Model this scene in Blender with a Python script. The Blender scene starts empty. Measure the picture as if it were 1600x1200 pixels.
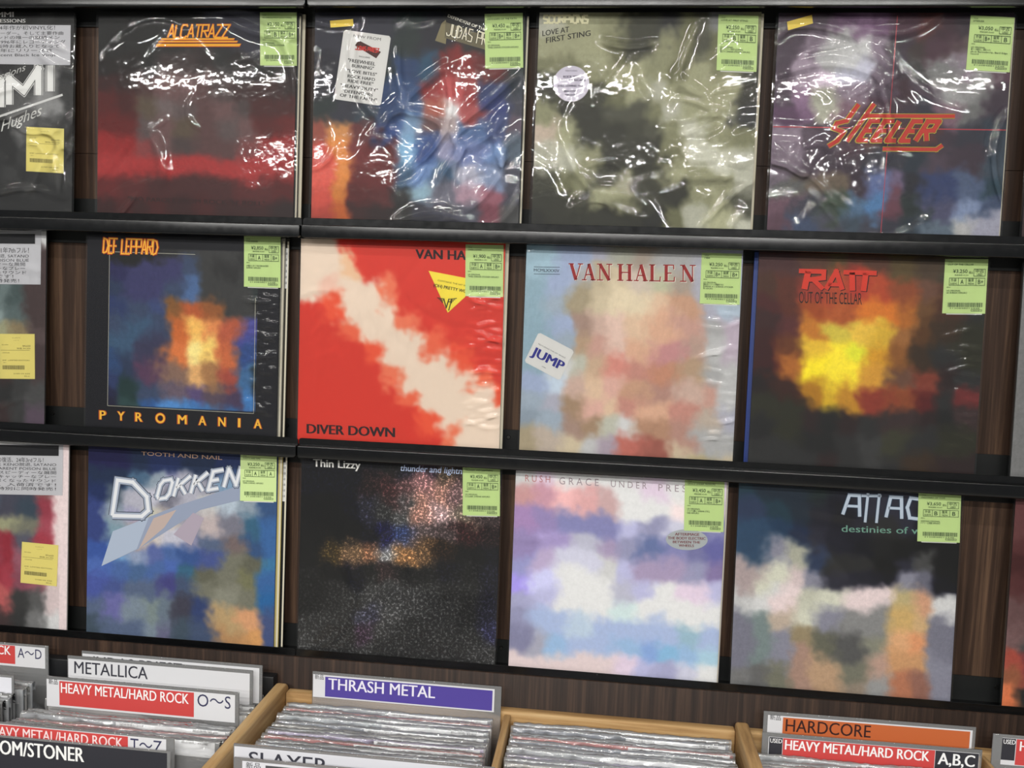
import bpy, bmesh, math, random
import numpy as np
from mathutils import Matrix, Vector, noise

S = bpy.context.scene
COL = S.collection

# ------------------------------------------------------------------ camera, world, lights, exposure
cam = bpy.data.cameras.new('camera')
cam.sensor_width = 36.0
cam.lens = 1348.0 / 1600 * 36.0
cam.clip_start = 0.02
cam_o = bpy.data.objects.new('camera', cam)
COL.objects.link(cam_o)
_r = Vector((0.9933502, 0.1092124, 0.0364414))
_u = Vector((-0.0456632, 0.0831636, 0.9954892))
_f = Vector((-0.1056892, 0.9905334, -0.0875976))
M = Matrix((( _r.x, _u.x, -_f.x, 0.14970706), (_r.y, _u.y, -_f.y, -1.2799), (_r.z, _u.z, -_f.z, -0.12387941), (0, 0, 0, 1)))
cam_o.matrix_world = M
S.camera = cam_o

w = bpy.data.worlds.new('store')
w.use_nodes = True
w.node_tree.nodes['Background'].inputs[0].default_value = (0.93, 0.97, 1.0, 1)
w.node_tree.nodes['Background'].inputs[1].default_value = 0.20
S.world = w

def area_lamp(x, y, z, sx, sy, power):
    d = bpy.data.lights.new('ceiling_tube_light', 'AREA')
    d.shape = 'RECTANGLE'; d.size = sx; d.size_y = sy
    d.energy = power; d.color = (1.0, 0.985, 0.95)
    o = bpy.data.objects.new('ceiling_tube_light', d)
    o.location = (x, y, z)
    COL.objects.link(o)
for y_, p_ in ((-1.45, 14), (-3.0, 50), (-4.6, 85)):
    for x_ in (-1.75, -0.25, 1.25):
        area_lamp(x_, y_, 1.20, 1.25, 0.05, p_)

S.view_settings.view_transform = 'Standard'
S.view_settings.look = 'None'
S.view_settings.gamma = 1.0
S.view_settings.use_curve_mapping = False
S.view_settings.exposure = -0.22
try:
    S.cycles.transparent_max_bounces = 32
except Exception:
    pass

# ------------------------------------------------------------------ materials
def lin(c):
    return c / 12.92 if c <= 0.04045 else ((c + 0.055) / 1.055) ** 2.4
def hexc(h):
    if len(h) == 3:
        v = [int(c, 16) / 15 for c in h]
    else:
        v = [int(h[i:i + 2], 16) / 255 for i in (0, 2, 4)]
    return tuple(lin(x) for x in v)
MC = {}
def mat(name, col=None, rough=0.5, spec=0.5, metal=0.0):
    if name in MC: return MC[name]
    m = bpy.data.materials.new(name); m.use_nodes = True
    b = m.node_tree.nodes['Principled BSDF']
    b.inputs['Base Color'].default_value = (*hexc(col), 1)
    b.inputs['Roughness'].default_value = rough
    b.inputs['Specular IOR Level'].default_value = spec
    b.inputs['Metallic'].default_value = metal
    nt = m.node_tree
    n = nt.nodes.new('ShaderNodeTexNoise'); n.inputs['Scale'].default_value = 90
    tc = nt.nodes.new('ShaderNodeTexCoord'); nt.links.new(tc.outputs['Object'], n.inputs['Vector'])
    mr = nt.nodes.new('ShaderNodeMapRange')
    mr.inputs[3].default_value = max(0.03, rough - 0.06); mr.inputs[4].default_value = min(1, rough + 0.06)
    nt.links.new(n.outputs['Fac'], mr.inputs[0]); nt.links.new(mr.outputs[0], b.inputs['Roughness'])
    MC[name] = m
    return m
def ink(h):
    return mat('ink_' + h, h, 0.55, 0.3)

def wood(name, cols, scale, rough, axis='Z', fine=1.0):
    m = bpy.data.materials.new(name); m.use_nodes = True
    nt = m.node_tree; b = nt.nodes['Principled BSDF']
    tc = nt.nodes.new('ShaderNodeTexCoord'); mp = nt.nodes.new('ShaderNodeMapping')
    sc = {'Z': (scale, scale, scale * 0.025), 'Y': (scale, scale * 0.05, scale), 'X': (scale * 0.05, scale, scale)}[axis]
    mp.inputs['Scale'].default_value = sc
    nt.links.new(tc.outputs['Object'], mp.inputs['Vector'])
    n1 = nt.nodes.new('ShaderNodeTexNoise'); n1.inputs['Scale'].default_value = 1.0; n1.inputs['Detail'].default_value = 8
    n1.inputs['Roughness'].default_value = 0.68; n1.inputs['Distortion'].default_value = 0.25
    nt.links.new(mp.outputs[0], n1.inputs['Vector'])
    cr = nt.nodes.new('ShaderNodeValToRGB')
    e = cr.color_ramp.elements
    e[0].position = 0.30; e[0].color = (*hexc(cols[0]), 1)
    e[1].position = 0.72; e[1].color = (*hexc(cols[2]), 1)
    k = e.new(0.5); k.color = (*hexc(cols[1]), 1)
    nt.links.new(n1.outputs['Fac'], cr.inputs[0]); nt.links.new(cr.outputs[0], b.inputs['Base Color'])
    bp = nt.nodes.new('ShaderNodeBump'); bp.inputs['Strength'].default_value = 0.15; bp.inputs['Distance'].default_value = 0.0005
    nt.links.new(n1.outputs['Fac'], bp.inputs['Height']); nt.links.new(bp.outputs[0], b.inputs['Normal'])
    b.inputs['Roughness'].default_value = rough
    b.inputs['Specular IOR Level'].default_value = 0.2
    return m
M_PANEL = wood('dark_walnut_panel', ('251a14', '3d2d24', '68503e'), 85, 0.5)
M_FASCIA = wood('dark_walnut_fascia', ('1d140f', '2e211a', '4d392c'), 110, 0.5)
M_OAKY = wood('worn_oak_y', ('7a5c3c', 'b08c5e', 'ccae80'), 60, 0.55, 'Y')
M_OAKX = wood('worn_oak_x', ('80603e', 'b08c5e', 'ccae80'), 60, 0.55, 'X')
M_RAIL = mat('black_powder_coat', '08090a', 0.2, 0.6)
M_PLATE = mat('black_back_plate', '101212', 0.6, 0.35)
M_SCREW = mat('dark_screw', '4a4a48', 0.35, 0.5, 0.9)
M_CARDB = mat('jacket_edge_board', 'cfc8b4', 0.7, 0.2)
M_FLOOR = mat('floor_vinyl', '8d8a84', 0.4)
M_CEIL = mat('ceiling_white', 'd8d8d4', 0.9)

def film(name, base=0.04, haze=0.02, bump=0.25, scale=60, stretch=(1, 1, 1), rough=0.05, tint=(0.9, 0.92, 0.95)):
    """thin clear plastic: see-through, mirror-like at its creases"""
    m = bpy.data.materials.new(name); m.use_nodes = True
    nt = m.node_tree; nt.nodes.clear(); L = nt.links.new
    out = nt.nodes.new('ShaderNodeOutputMaterial')
    tr = nt.nodes.new('ShaderNodeBsdfTransparent'); gl = nt.nodes.new('ShaderNodeBsdfGlossy'); df = nt.nodes.new('ShaderNodeBsdfDiffuse')
    gl.inputs['Roughness'].default_value = rough
    df.inputs['Color'].default_value = (*tint, 1)
    fr = nt.nodes.new('ShaderNodeFresnel'); fr.inputs['IOR'].default_value = 1.5
    ma = nt.nodes.new('ShaderNodeMath'); ma.operation = 'MULTIPLY_ADD'; ma.inputs[1].default_value = 1.3; ma.inputs[2].default_value = base
    ma.use_clamp = True
    tc = nt.nodes.new('ShaderNodeTexCoord'); mp = nt.nodes.new('ShaderNodeMapping'); mp.inputs['Scale'].default_value = stretch
    nz = nt.nodes.new('ShaderNodeTexNoise'); nz.inputs['Scale'].default_value = scale; nz.inputs['Detail'].default_value = 3
    bp = nt.nodes.new('ShaderNodeBump'); bp.inputs['Strength'].default_value = bump; bp.inputs['Distance'].default_value = 0.002
    L(tc.outputs['Object'], mp.inputs[0]); L(mp.outputs[0], nz.inputs['Vector']); L(nz.outputs['Fac'], bp.inputs['Height'])
    L(bp.outputs[0], gl.inputs['Normal']); L(bp.outputs[0], fr.inputs['Normal'])
    L(fr.outputs[0], ma.inputs[0])
    m1 = nt.nodes.new('ShaderNodeMixShader'); m1.inputs[0].default_value = haze
    L(tr.outputs[0], m1.inputs[1]); L(df.outputs[0], m1.inputs[2])
    m2 = nt.nodes.new('ShaderNodeMixShader')
    L(ma.outputs[0], m2.inputs[0]); L(m1.outputs[0], m2.inputs[1]); L(gl.outputs[0], m2.inputs[2])
    L(m2.outputs[0], out.inputs['Surface'])
    return m
F_BAG = film('loose_plastic_bag', -0.02, 0.012, 0.3, 26, rough=0.04)
F_SHRINK = film('tight_shrink_film', -0.03, 0.008, 0.6, 90, (1, 1, 0.25), rough=0.08)
F_FLAT = film('flat_plastic_bag', -0.035, 0.006, 0.15, 14, rough=0.1)
F_BIN = film('crinkled_bin_plastic', 0.09, 0.17, 1.0, 75, (0.6, 1, 1.6), rough=0.09, tint=(1, 1, 1))
F_ACR = film('clear_acrylic_holder', 0.02, 0.17, 0.02, 5, rough=0.05, tint=(1, 1, 1))

def art_mat(name, speck):
    m = bpy.data.materials.new(name); m.use_nodes = True
    nt = m.node_tree; b = nt.nodes['Principled BSDF']; L = nt.links.new
    at = nt.nodes.new('ShaderNodeAttribute'); at.attribute_name = 'print'
    tc = nt.nodes.new('ShaderNodeTexCoord')
    nz = nt.nodes.new('ShaderNodeTexNoise'); nz.inputs['Scale'].default_value = 140 if speck < 1 else 230
    nz.inputs['Detail'].default_value = 6; nz.inputs['Roughness'].default_value = 0.75
    L(tc.outputs['Object'], nz.inputs['Vector'])
    mr = nt.nodes.new('ShaderNodeMapRange'); mr.inputs[1].default_value = 0.3; mr.inputs[2].default_value = 0.7
    mr.inputs[3].default_value = 1 - speck * 0.75; mr.inputs[4].default_value = 1 + speck
    if speck >= 1:
        mr.inputs[1].default_value = 0.52; mr.inputs[2].default_value = 0.70; mr.inputs[3].default_value = 0.5; mr.inputs[4].default_value = 6.0
    L(nz.outputs['Fac'], mr.inputs[0])
    vm = nt.nodes.new('ShaderNodeVectorMath'); vm.operation = 'SCALE'
    L(at.outputs['Color'], vm.inputs[0]); L(mr.outputs[0], vm.inputs['Scale'])
    L(vm.outputs[0], b.inputs['Base Color'])
    b.inputs['Roughness'].default_value = 0.5; b.inputs['Specular IOR Level'].default_value = 0.3
    return m
ARTM = {}
def artm(s):
    if s not in ARTM: ARTM[s] = art_mat('printed_cover_%d' % int(s * 100), s)
    return ARTM[s]

# ------------------------------------------------------------------ helpers
def link(name, me, mats, parent=None):
    o = bpy.data.objects.new(name, me); COL.objects.link(o)
    if mats is not None and not me.materials:
        for m in (mats if isinstance(mats, (list, tuple)) else [mats]): me.materials.append(m)
    if parent is not None: o.parent = parent
    return o
def empty(name, mw, label, cat, group=None):
    o = bpy.data.objects.new(name, None); COL.objects.link(o)
    o.matrix_world = mw; o.empty_display_size = 0.02
    o['label'] = label; o['category'] = cat
    if group: o['group'] = group
    return o
def mesh(vs, fs, name='m', smooth=False):
    me = bpy.data.meshes.new(name); me.from_pydata(vs, [], fs); me.update()
    if smooth: me.polygons.foreach_set('use_smooth', [True] * len(me.polygons))
    return me
def box_me(x0, x1, y0, y1, z0, z1, bev=0.0, seg=2):
    bm = bmesh.new()
    bmesh.ops.create_cube(bm, size=1)
    for v in bm.verts:
        v.co = Vector(((x0 + x1) / 2 + v.co.x * (x1 - x0), (y0 + y1) / 2 + v.co.y * (y1 - y0), (z0 + z1) / 2 + v.co.z * (z1 - z0)))
    if bev > 0:
        bmesh.ops.bevel(bm, geom=bm.edges[:], offset=bev, segments=seg, affect='EDGES', profile=0.5)
    me = bpy.data.meshes.new('box'); bm.to_mesh(me); bm.free()
    if bev > 0: me.polygons.foreach_set('use_smooth', [True] * len(me.polygons))
    if bev > 0:
        try: me.set_sharp_from_angle(angle=math.radians(50))
        except Exception: pass
    return me
def prism(pts, axis, a, b, bev=0.0, seg=2):
    """outline pts extruded between a and b along an axis"""
    bm = bmesh.new()
    sm_ = seg >= 5
    def P(p, t):
        return {'x': (t, p[0], p[1]), 'y': (p[0], t, p[1]), 'z': (p[0], p[1], t)}[axis]
    v0 = [bm.verts.new(P(p, a)) for p in pts]; v1 = [bm.verts.new(P(p, b)) for p in pts]
    bm.faces.new(v0); bm.faces.new(v1[::-1])
    n = len(pts)
    for i in range(n): bm.faces.new((v0[i], v0[(i + 1) % n], v1[(i + 1) % n], v1[i]))
    bmesh.ops.recalc_face_normals(bm, faces=bm.faces[:])
    if bev:
        ee = [e for e in bm.edges if len(e.link_faces) == 2 and e.calc_face_angle(0) > 0.9]
        bmesh.ops.bevel(bm, geom=ee, offset=bev, segments=seg, affect='EDGES', profile=0.5)
    me = bpy.data.meshes.new('prism'); bm.to_mesh(me); bm.free()
    if sm_:
        me.polygons.foreach_set('use_smooth', [True] * len(me.polygons)); me.set_sharp_from_angle(angle=math.radians(60))
    return me
def round_rect(x0, x1, z0, z1, r, n=5, corners=(1, 1, 1, 1)):
    out = []
    cs = [(x1, z1, 0), (x0, z1, 90), (x0, z0, 180), (x1, z0, 270)]
    for k, (cx, cz, a0) in enumerate(cs):
        if corners[k]:
            ox = cx - r if cx == x1 else cx + r
            oz = cz - r if cz == z1 else cz + r
            for i in range(n + 1):
                a = math.radians(a0 + 90 * i / n)
                out.append((ox + r * math.cos(a), oz + r * math.sin(a)))
        else: out.append((cx, cz))
    return out
def mm(x, z, d=0.0):
    return (x / 1000.0, -d / 1000.0, z / 1000.0)
def apply_aff(A, s, t):
    return (A[0] + A[2] * s + A[4] * t, A[1] + A[3] * s + A[5] * t)
def sub(A, x0, x1, y0, y1):
    """a sub-rectangle (fractions) of the parallelogram A"""
    p = apply_aff(A, x0, y0)
    return (p[0], p[1], A[2] * (x1 - x0), A[3] * (x1 - x0), A[4] * (y1 - y0), A[5] * (y1 - y0))

class Acc:
    """collects flat printed pieces, one mesh per colour list"""
    def __init__(s): s.v = []; s.f = []; s.m = []; s.mats = []
    def mi(s, m):
        if m not in s.mats: s.mats.append(m)
        return s.mats.index(m)
    def quad(s, A, d, m):
        k = len(s.v); i = s.mi(m)
        for a, b in ((0, 0), (1, 0), (1, 1), (0, 1)): s.v.append(mm(*apply_aff(A, a, b), d))
        s.f.append((k, k + 1, k + 2, k + 3)); s.m.append(i)
    def poly(s, pts, d, m):
        k = len(s.v); i = s.mi(m)
        s.v += [mm(x, y, d) for x, y in pts]; s.f.append(tuple(range(k, k + len(pts)))); s.m.append(i)
    def ribbon(s, pts, w_, d, m, closed=False):
        i = s.mi(m); n = len(pts)
        for a in range(n if closed else n - 1):
            p, q = Vector(pts[a]), Vector(pts[(a + 1) % n])
            t = q - p
            if t.length < 1e-6: continue
            t.normalize(); nn = Vector((-t.y, t.x)) * w_ / 2
            e0 = t * w_ * 0.45 if (a > 0 or closed) else Vector((0, 0)); e1 = t * w_ * 0.45 if (a < n - 2 or closed) else Vector((0, 0))
            k = len(s.v)
            for c in (p - e0 - nn, q + e1 - nn, q + e1 + nn, p - e0 + nn): s.v.append(mm(c.x, c.y, d + .006 * (a % 7)))
            s.f.append((k, k + 1, k + 2, k + 3)); s.m.append(i)
    def text(s, body, A, d, m, bold=0.02, keep=False, shear=0.0):
        """body fitted to the parallelogram A (cap height = the whole height)"""
        V, F, bx = glyphs(body, 0.0)
        x0, x1 = bx; i = s.mi(m)
        W = (x1 - x0) or 1
        for nq, q in enumerate((0,) if bold <= 0.008 else (-bold * .8, 0, bold * .8)):
            k = len(s.v)
            for x, y in V:
                t = y / 0.70
                s.v.append(mm(*apply_aff(A, (x + q - x0) / W + shear * t, t), d + nq * .03))
            for f in F: s.f.append(tuple(j + k for j in f)); s.m.append(i)
    def strokes(s, body, A, w_, d, m, gap=0.22, adv=None):
        n = len(body); adv = adv or [STW.get(c, 1.0) for c in body]
        tot = sum(adv) + gap * (n - 1); x = 0
        for c, a in zip(body, adv):
            for pl in STROKE.get(c, []):
                s.ribbon([apply_aff(A, (x + px * a) / tot, py) for px, py in pl], w_, d, m)
            x += a + gap
    def build(s, name, parent):
        if not s.v: return None
        me = mesh(s.v, s.f, name)
        for m in s.mats: me.materials.append(m)
        me.polygons.foreach_set('material_index', s.m)
        o = bpy.data.objects.new(name, me); COL.objects.link(o); o.parent = parent
        return o
GC = {}
def glyphs(body, bold):
    key = (body, bold)
    if key in GC: return GC[key]
    c = bpy.data.curves.new('t', 'FONT'); c.body = body; c.resolution_u = 3; c.offset = bold
    o = bpy.data.objects.new('t', c)
    me = bpy.data.meshes.new_from_object(o)
    V = [(v.co.x, v.co.y) for v in me.vertices]; F = [tuple(p.vertices) for p in me.polygons]
    bpy.data.objects.remove(o); bpy.data.curves.remove(c); bpy.data.meshes.remove(me)
    xs = [v[0] for v in V] or [0, 1]
    GC[key] = (V, F, (min(xs), max(xs)))
    return GC[key]
# angular display alphabet drawn as pen strokes in a unit box
STROKE = {
    'A': [[(0, 0), (.5, 1), (1, 0)], [(.2, .32), (.8, .32)]],
    'C': [[(1, .85), (.8, 1), (.2, 1), (0, .8), (0, .2), (.2, 0), (.8, 0), (1, .15)]],
    'D': [[(0, 0), (0, 1), (.7, .9), (1, .5), (.7, .1), (0, 0)]],
    'E': [[(1, 1), (0, 1), (0, 0), (1, 0)], [(0, .5), (.8, .5)]],
    'F': [[(1, 1), (0, 1), (0, 0)], [(0, .5), (.8, .5)]],
    'I': [[(.5, 0), (.5, 1)]],
    'J': [[(1, 1), (1, .15), (.7, 0), (.2, 0), (0, .2)]],
    'K': [[(0, 0), (0, 1)], [(1, 1), (.05, .45)], [(.3, .6), (1, 0)]],
    'L': [[(0, 1), (0, 0), (1, 0)]],
    'M': [[(0, 0), (0, 1), (.5, .35), (1, 1), (1, 0)]],
    'N': [[(0, 0), (0, 1), (1, 0), (1, 1)]],
    'O': [[(.2, 0), (0, .2), (0, .8), (.2, 1), (.8, 1), (1, .8), (1, .2), (.8, 0), (.2, 0)]],
    'P': [[(0, 0), (0, 1), (1, 1), (1, .5), (0, .5)]],
    'R': [[(0, 0), (0, 1), (1, 1), (1, .55), (0, .5)], [(.4, .5), (1, 0)]],
    'S': [[(1, 1), (.1, 1), (0, .6), (1, .42), (.9, 0), (0, 0)]],
    'T': [[(0, 1), (1, 1)], [(.5, 1), (.5, 0)]],
    'U': [[(0, 1), (0, .1), (.2, 0), (.8, 0), (1, .1), (1, 1)]],
    'Z': [[(0, 1), (1, 1), (0, 0), (1, 0)]],
    ' ': [],
}
STW = {'I': 0.35, ' ': 0.6, 'M': 1.3, 'E': .85, 'F': .8, 'L': .8}

# ------------------------------------------------------------------ room shell
LIPZ = (0.0, -0.3345, -0.6694)
ROW_TOP = 0.3345
FLOORZ = -1.62
def structure(name, me, m):
    o = link(name, me, m); o['kind'] = 'structure'; return o
structure('floor', box_me(-3.2, 3.2, -5.6, 0.10, FLOORZ - 0.05, FLOORZ), M_FLOOR)
structure('ceiling', box_me(-3.2, 3.2, -5.6, 0.10, 1.25, 1.30), M_CEIL)
wall = structure('wall_back', box_me(-3.2, 3.2, 0.05, 0.10, FLOORZ, 1.25), M_PLATE)
for z0, z1 in ((0.0958, 1.20), (-0.655, 0.0950), (-1.60, -0.6558)):
    for x0, x1 in ((-2.4, -1.2), (-1.2, 1.2), (1.2, 2.4)):
        link('wood_panel', box_me(x0 + .0006, x1 - .0006, 0.031, 0.052, z0, z1), M_PANEL, wall)
trim = structure('trim_1', box_me(-1.6, 1.6, -0.0115, 0.0295, -1.50, -0.6812, 0.0006, 1), M_FASCIA)

# ------------------------------------------------------------------ display shelves
def shelf(x0, x1, z, label, skirt=True):
    t = empty('display_shelf', Matrix.Translation((x0, 0, z)), label, 'shelf', 'black metal record display rails')
    W = x1 - x0
    link('lip', prism(round_rect(0, W, -0.0130, 0.0, 0.004, 4, (1, 1, 0, 0)), 'y', -0.0082, -0.0070, 0.0003, 1), M_RAIL, t)
    link('shelf_tray', box_me(0, W, -0.0083, 0.0275, -0.0128, -0.0108), M_RAIL, t)
    if skirt:
        link('front_face', prism(round_rect(0, W, -0.0302, -0.0108, 0.005, 4, (0, 0, 1, 1)), 'y', -0.0170, -0.0084, 0.0019, 5), M_RAIL, t)
        link('back_plate', box_me(0, W, 0.0276, 0.0292, -0.0455, 0.0245), M_PLATE, t)
    else:
        link('back_plate', box_me(0, W, 0.0276, 0.0292, -0.0115, 0.0265), M_PLATE, t)
    for sx in ((0.24, 0.62, 1.015) if x0 < -1 else (-0.0, 0.32, 0.70, 1.06)):
        if sx <= 0: continue
        bm = bmesh.new()
        bmesh.ops.create_cone(bm, cap_ends=True, segments=14, radius1=0.0034, radius2=0.0026, depth=0.002,
                              matrix=Matrix.Translation((sx, 0.0268, 0.013)) @ Matrix.Rotation(math.pi / 2, 4, 'X'))
        me = bpy.data.meshes.new('screw'); bm.to_mesh(me); bm.free()
        link('screw', me, M_SCREW, t)
JX = ((-0.3085,), (-0.3120,), (-0.3130,), (-0.3125,))
names = ('top rail above the first row of records', 'rail holding the first row of records', 'rail holding the second row of records', 'bottom rail holding the third row of records')
for k, z in enumerate((ROW_TOP,) + LIPZ):
    j = JX[k][0]
    shelf(-1.36, j - 0.0008, z, 'black metal ' + names[k] + ', left-hand segment', k < 3)
    shelf(j + 0.0008, 0.98, z, 'black metal ' + names[k] + ', right-hand segment', k < 3)

# ------------------------------------------------------------------ cover prints (plain colour fields standing in for the pictures)
def bicubic(G, u, v):
    n = G.shape[0]
    x = np.clip(u * n - 0.5, 0, n - 1.001); y = np.clip(v * n - 0.5, 0, n - 1.001)
    i = x.astype(int); j = y.astype(int); a = x - i; b = y - j
    sm = lambda t: np.clip((t - 0.5) * 1.55 + 0.5, 0, 1)
    a = sm(a); b = sm(b); a = a * a * (3 - 2 * a); b = b * b * (3 - 2 * b)
    a = a[..., None]; b = b[..., None]
    return (G[j, i] * (1 - a) * (1 - b) + G[j, i + 1] * a * (1 - b) + G[j + 1, i] * (1 - a) * b + G[j + 1, i + 1] * a * b)
def cover_print(rows, parent, seed, warp=0.035, speck=0.12, sat=0.85, border=None, frame=(0.11, 0.10, 0.885, 0.87), N=130):
    G = np.array([[[int(c, 16) / 15 for c in cell] for cell in r.split()] for r in rows])
    N1 = N + 1
    us, vs = np.meshgrid(np.linspace(0, 1, N1), np.linspace(0, 1, N1))
    wu = np.zeros_like(us); wv = np.zeros_like(us)
    for j in range(N1):
        for i in range(N1):
            p = Vector((us[j, i] * 7, vs[j, i] * 7, seed * 3.7))
            a = noise.noise(p) + 0.55 * noise.noise(p * 2.3) + 0.45 * noise.noise(p * 5.1)
            q = p + Vector((11.3, 5.7, 1.9))
            b = noise.noise(q) + 0.55 * noise.noise(q * 2.3) + 0.45 * noise.noise(q * 5.1)
            k1 = noise.noise(p * 0.42 + Vector((3, 3, 3))); k2 = noise.noise(q * 0.42 + Vector((7, 1, 5)))
            wu[j, i] = a + 1.6 * k1; wv[j, i] = b + 1.6 * k2
    C = bicubic(G, us + wu * warp, vs + wv * warp)
    if border is not None:
        bc = np.array([int(c, 16) / 15 for c in border])
        out = (us < frame[0]) | (us > frame[2]) | (vs < frame[1]) | (vs > frame[3])
        C[out] = bc
    C = np.clip(C, 0, 1)
    g = C.mean(axis=2, keepdims=True)
    C = np.clip((g + (C - g) * sat - 0.5) * 1.04 + 0.465, 0.035, 1)
    C = np.where(C <= 0.04045, C / 12.92, ((C + 0.055) / 1.055) ** 2.4)
    verts = [(0.315 * us[j, i], -0.00008, 0.0 + 0.315 * (1 - vs[j, i])) for j in range(N1) for i in range(N1)]
    faces = [(j * N1 + i, (j + 1) * N1 + i, (j + 1) * N1 + i + 1, j * N1 + i + 1) for j in range(N) for i in range(N)]
    me = mesh(verts, faces, 'cover_print')
    at = me.color_attributes.new('print', 'FLOAT_COLOR', 'POINT')
    rgba = np.ones((N1 * N1, 4)); rgba[:, :3] = C.reshape(-1, 3)
    at.data.foreach_set('color', rgba.ravel())
    return link('cover_print', me, artm(speck), parent)

def film_mesh(seed, n_big, n_fine, amp, margin=0.0035, W=0.315, H=0.3165, zones=None, N=120, off=0.0014, edge_fine=0):
    rg = np.random.RandomState(seed)
    x = np.linspace(-margin, W + margin, N); z = np.linspace(0.0, H, N)
    X, Z = np.meshgrid(x, z)
    h = np.zeros_like(X)
    def ridge(cx, cz, ang, L, c, w_, A):
        dx = X - cx; dz = Z - cz
        u = dx * math.cos(ang) + dz * math.sin(ang); v = -dx * math.sin(ang) + dz * math.cos(ang)
        d = v - c * u * u
        return A * np.exp(-(d / w_) ** 2) * np.exp(-(u / L) ** 4)
    for k in range(n_big):
        zx = rg.uniform(0, 1); zz = rg.uniform(0, 1)
        if zones:
            q = zones[rg.randint(len(zones))]
            zx = q[0] + (q[1] - q[0]) * zx; zz = q[2] + (q[3] - q[2]) * zz
        h += ridge(W * zx, H * zz, rg.uniform(-1.0, 1.9), rg.uniform(0.03, 0.09), rg.uniform(-7, 7), rg.uniform(0.004, 0.010), amp * rg.uniform(0.5, 1.2) * rg.choice([-0.5, 1]))
    for k in range(n_fine):
        h += ridge(W * rg.uniform(0, 1), H * rg.uniform(0, 1), rg.uniform(-1.6, 1.6), rg.uniform(0.01, 0.04), rg.uniform(-20, 20), rg.uniform(0.0022, 0.0045), amp * 0.35 * rg.uniform(0.4, 1.2))
    for k in range(edge_fine):
        h += ridge(W * rg.uniform(0.86, 0.99), H * rg.uniform(0.1, 0.75), rg.uniform(-0.35, 0.35), rg.uniform(0.008, 0.022), rg.uniform(-6, 6), rg.uniform(0.0016, 0.003), 0.0009 * rg.uniform(0.5, 1.3))
    h = np.clip(h, -off * 0.5, 0.0042)
    # the bag is gathered at its edges
    e = np.minimum(np.minimum(X + margin, W + margin - X) / 0.006, np.minimum(Z / 0.012, 1))
    e = np.clip(e, 0, 1)
    h = h * e + off * (0.25 + 0.75 * np.clip(e * 1.5, 0, 1))
    verts = [(X[j, i], -h[j, i], Z[j, i]) for j in range(N) for i in range(N)]
    faces = [(j * N + i, j * N + i + 1, (j + 1) * N + i + 1, (j + 1) * N + i) for j in range(N - 1) for i in range(N - 1)]
    return mesh(verts, faces, 'plastic_sleeve', True)

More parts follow.
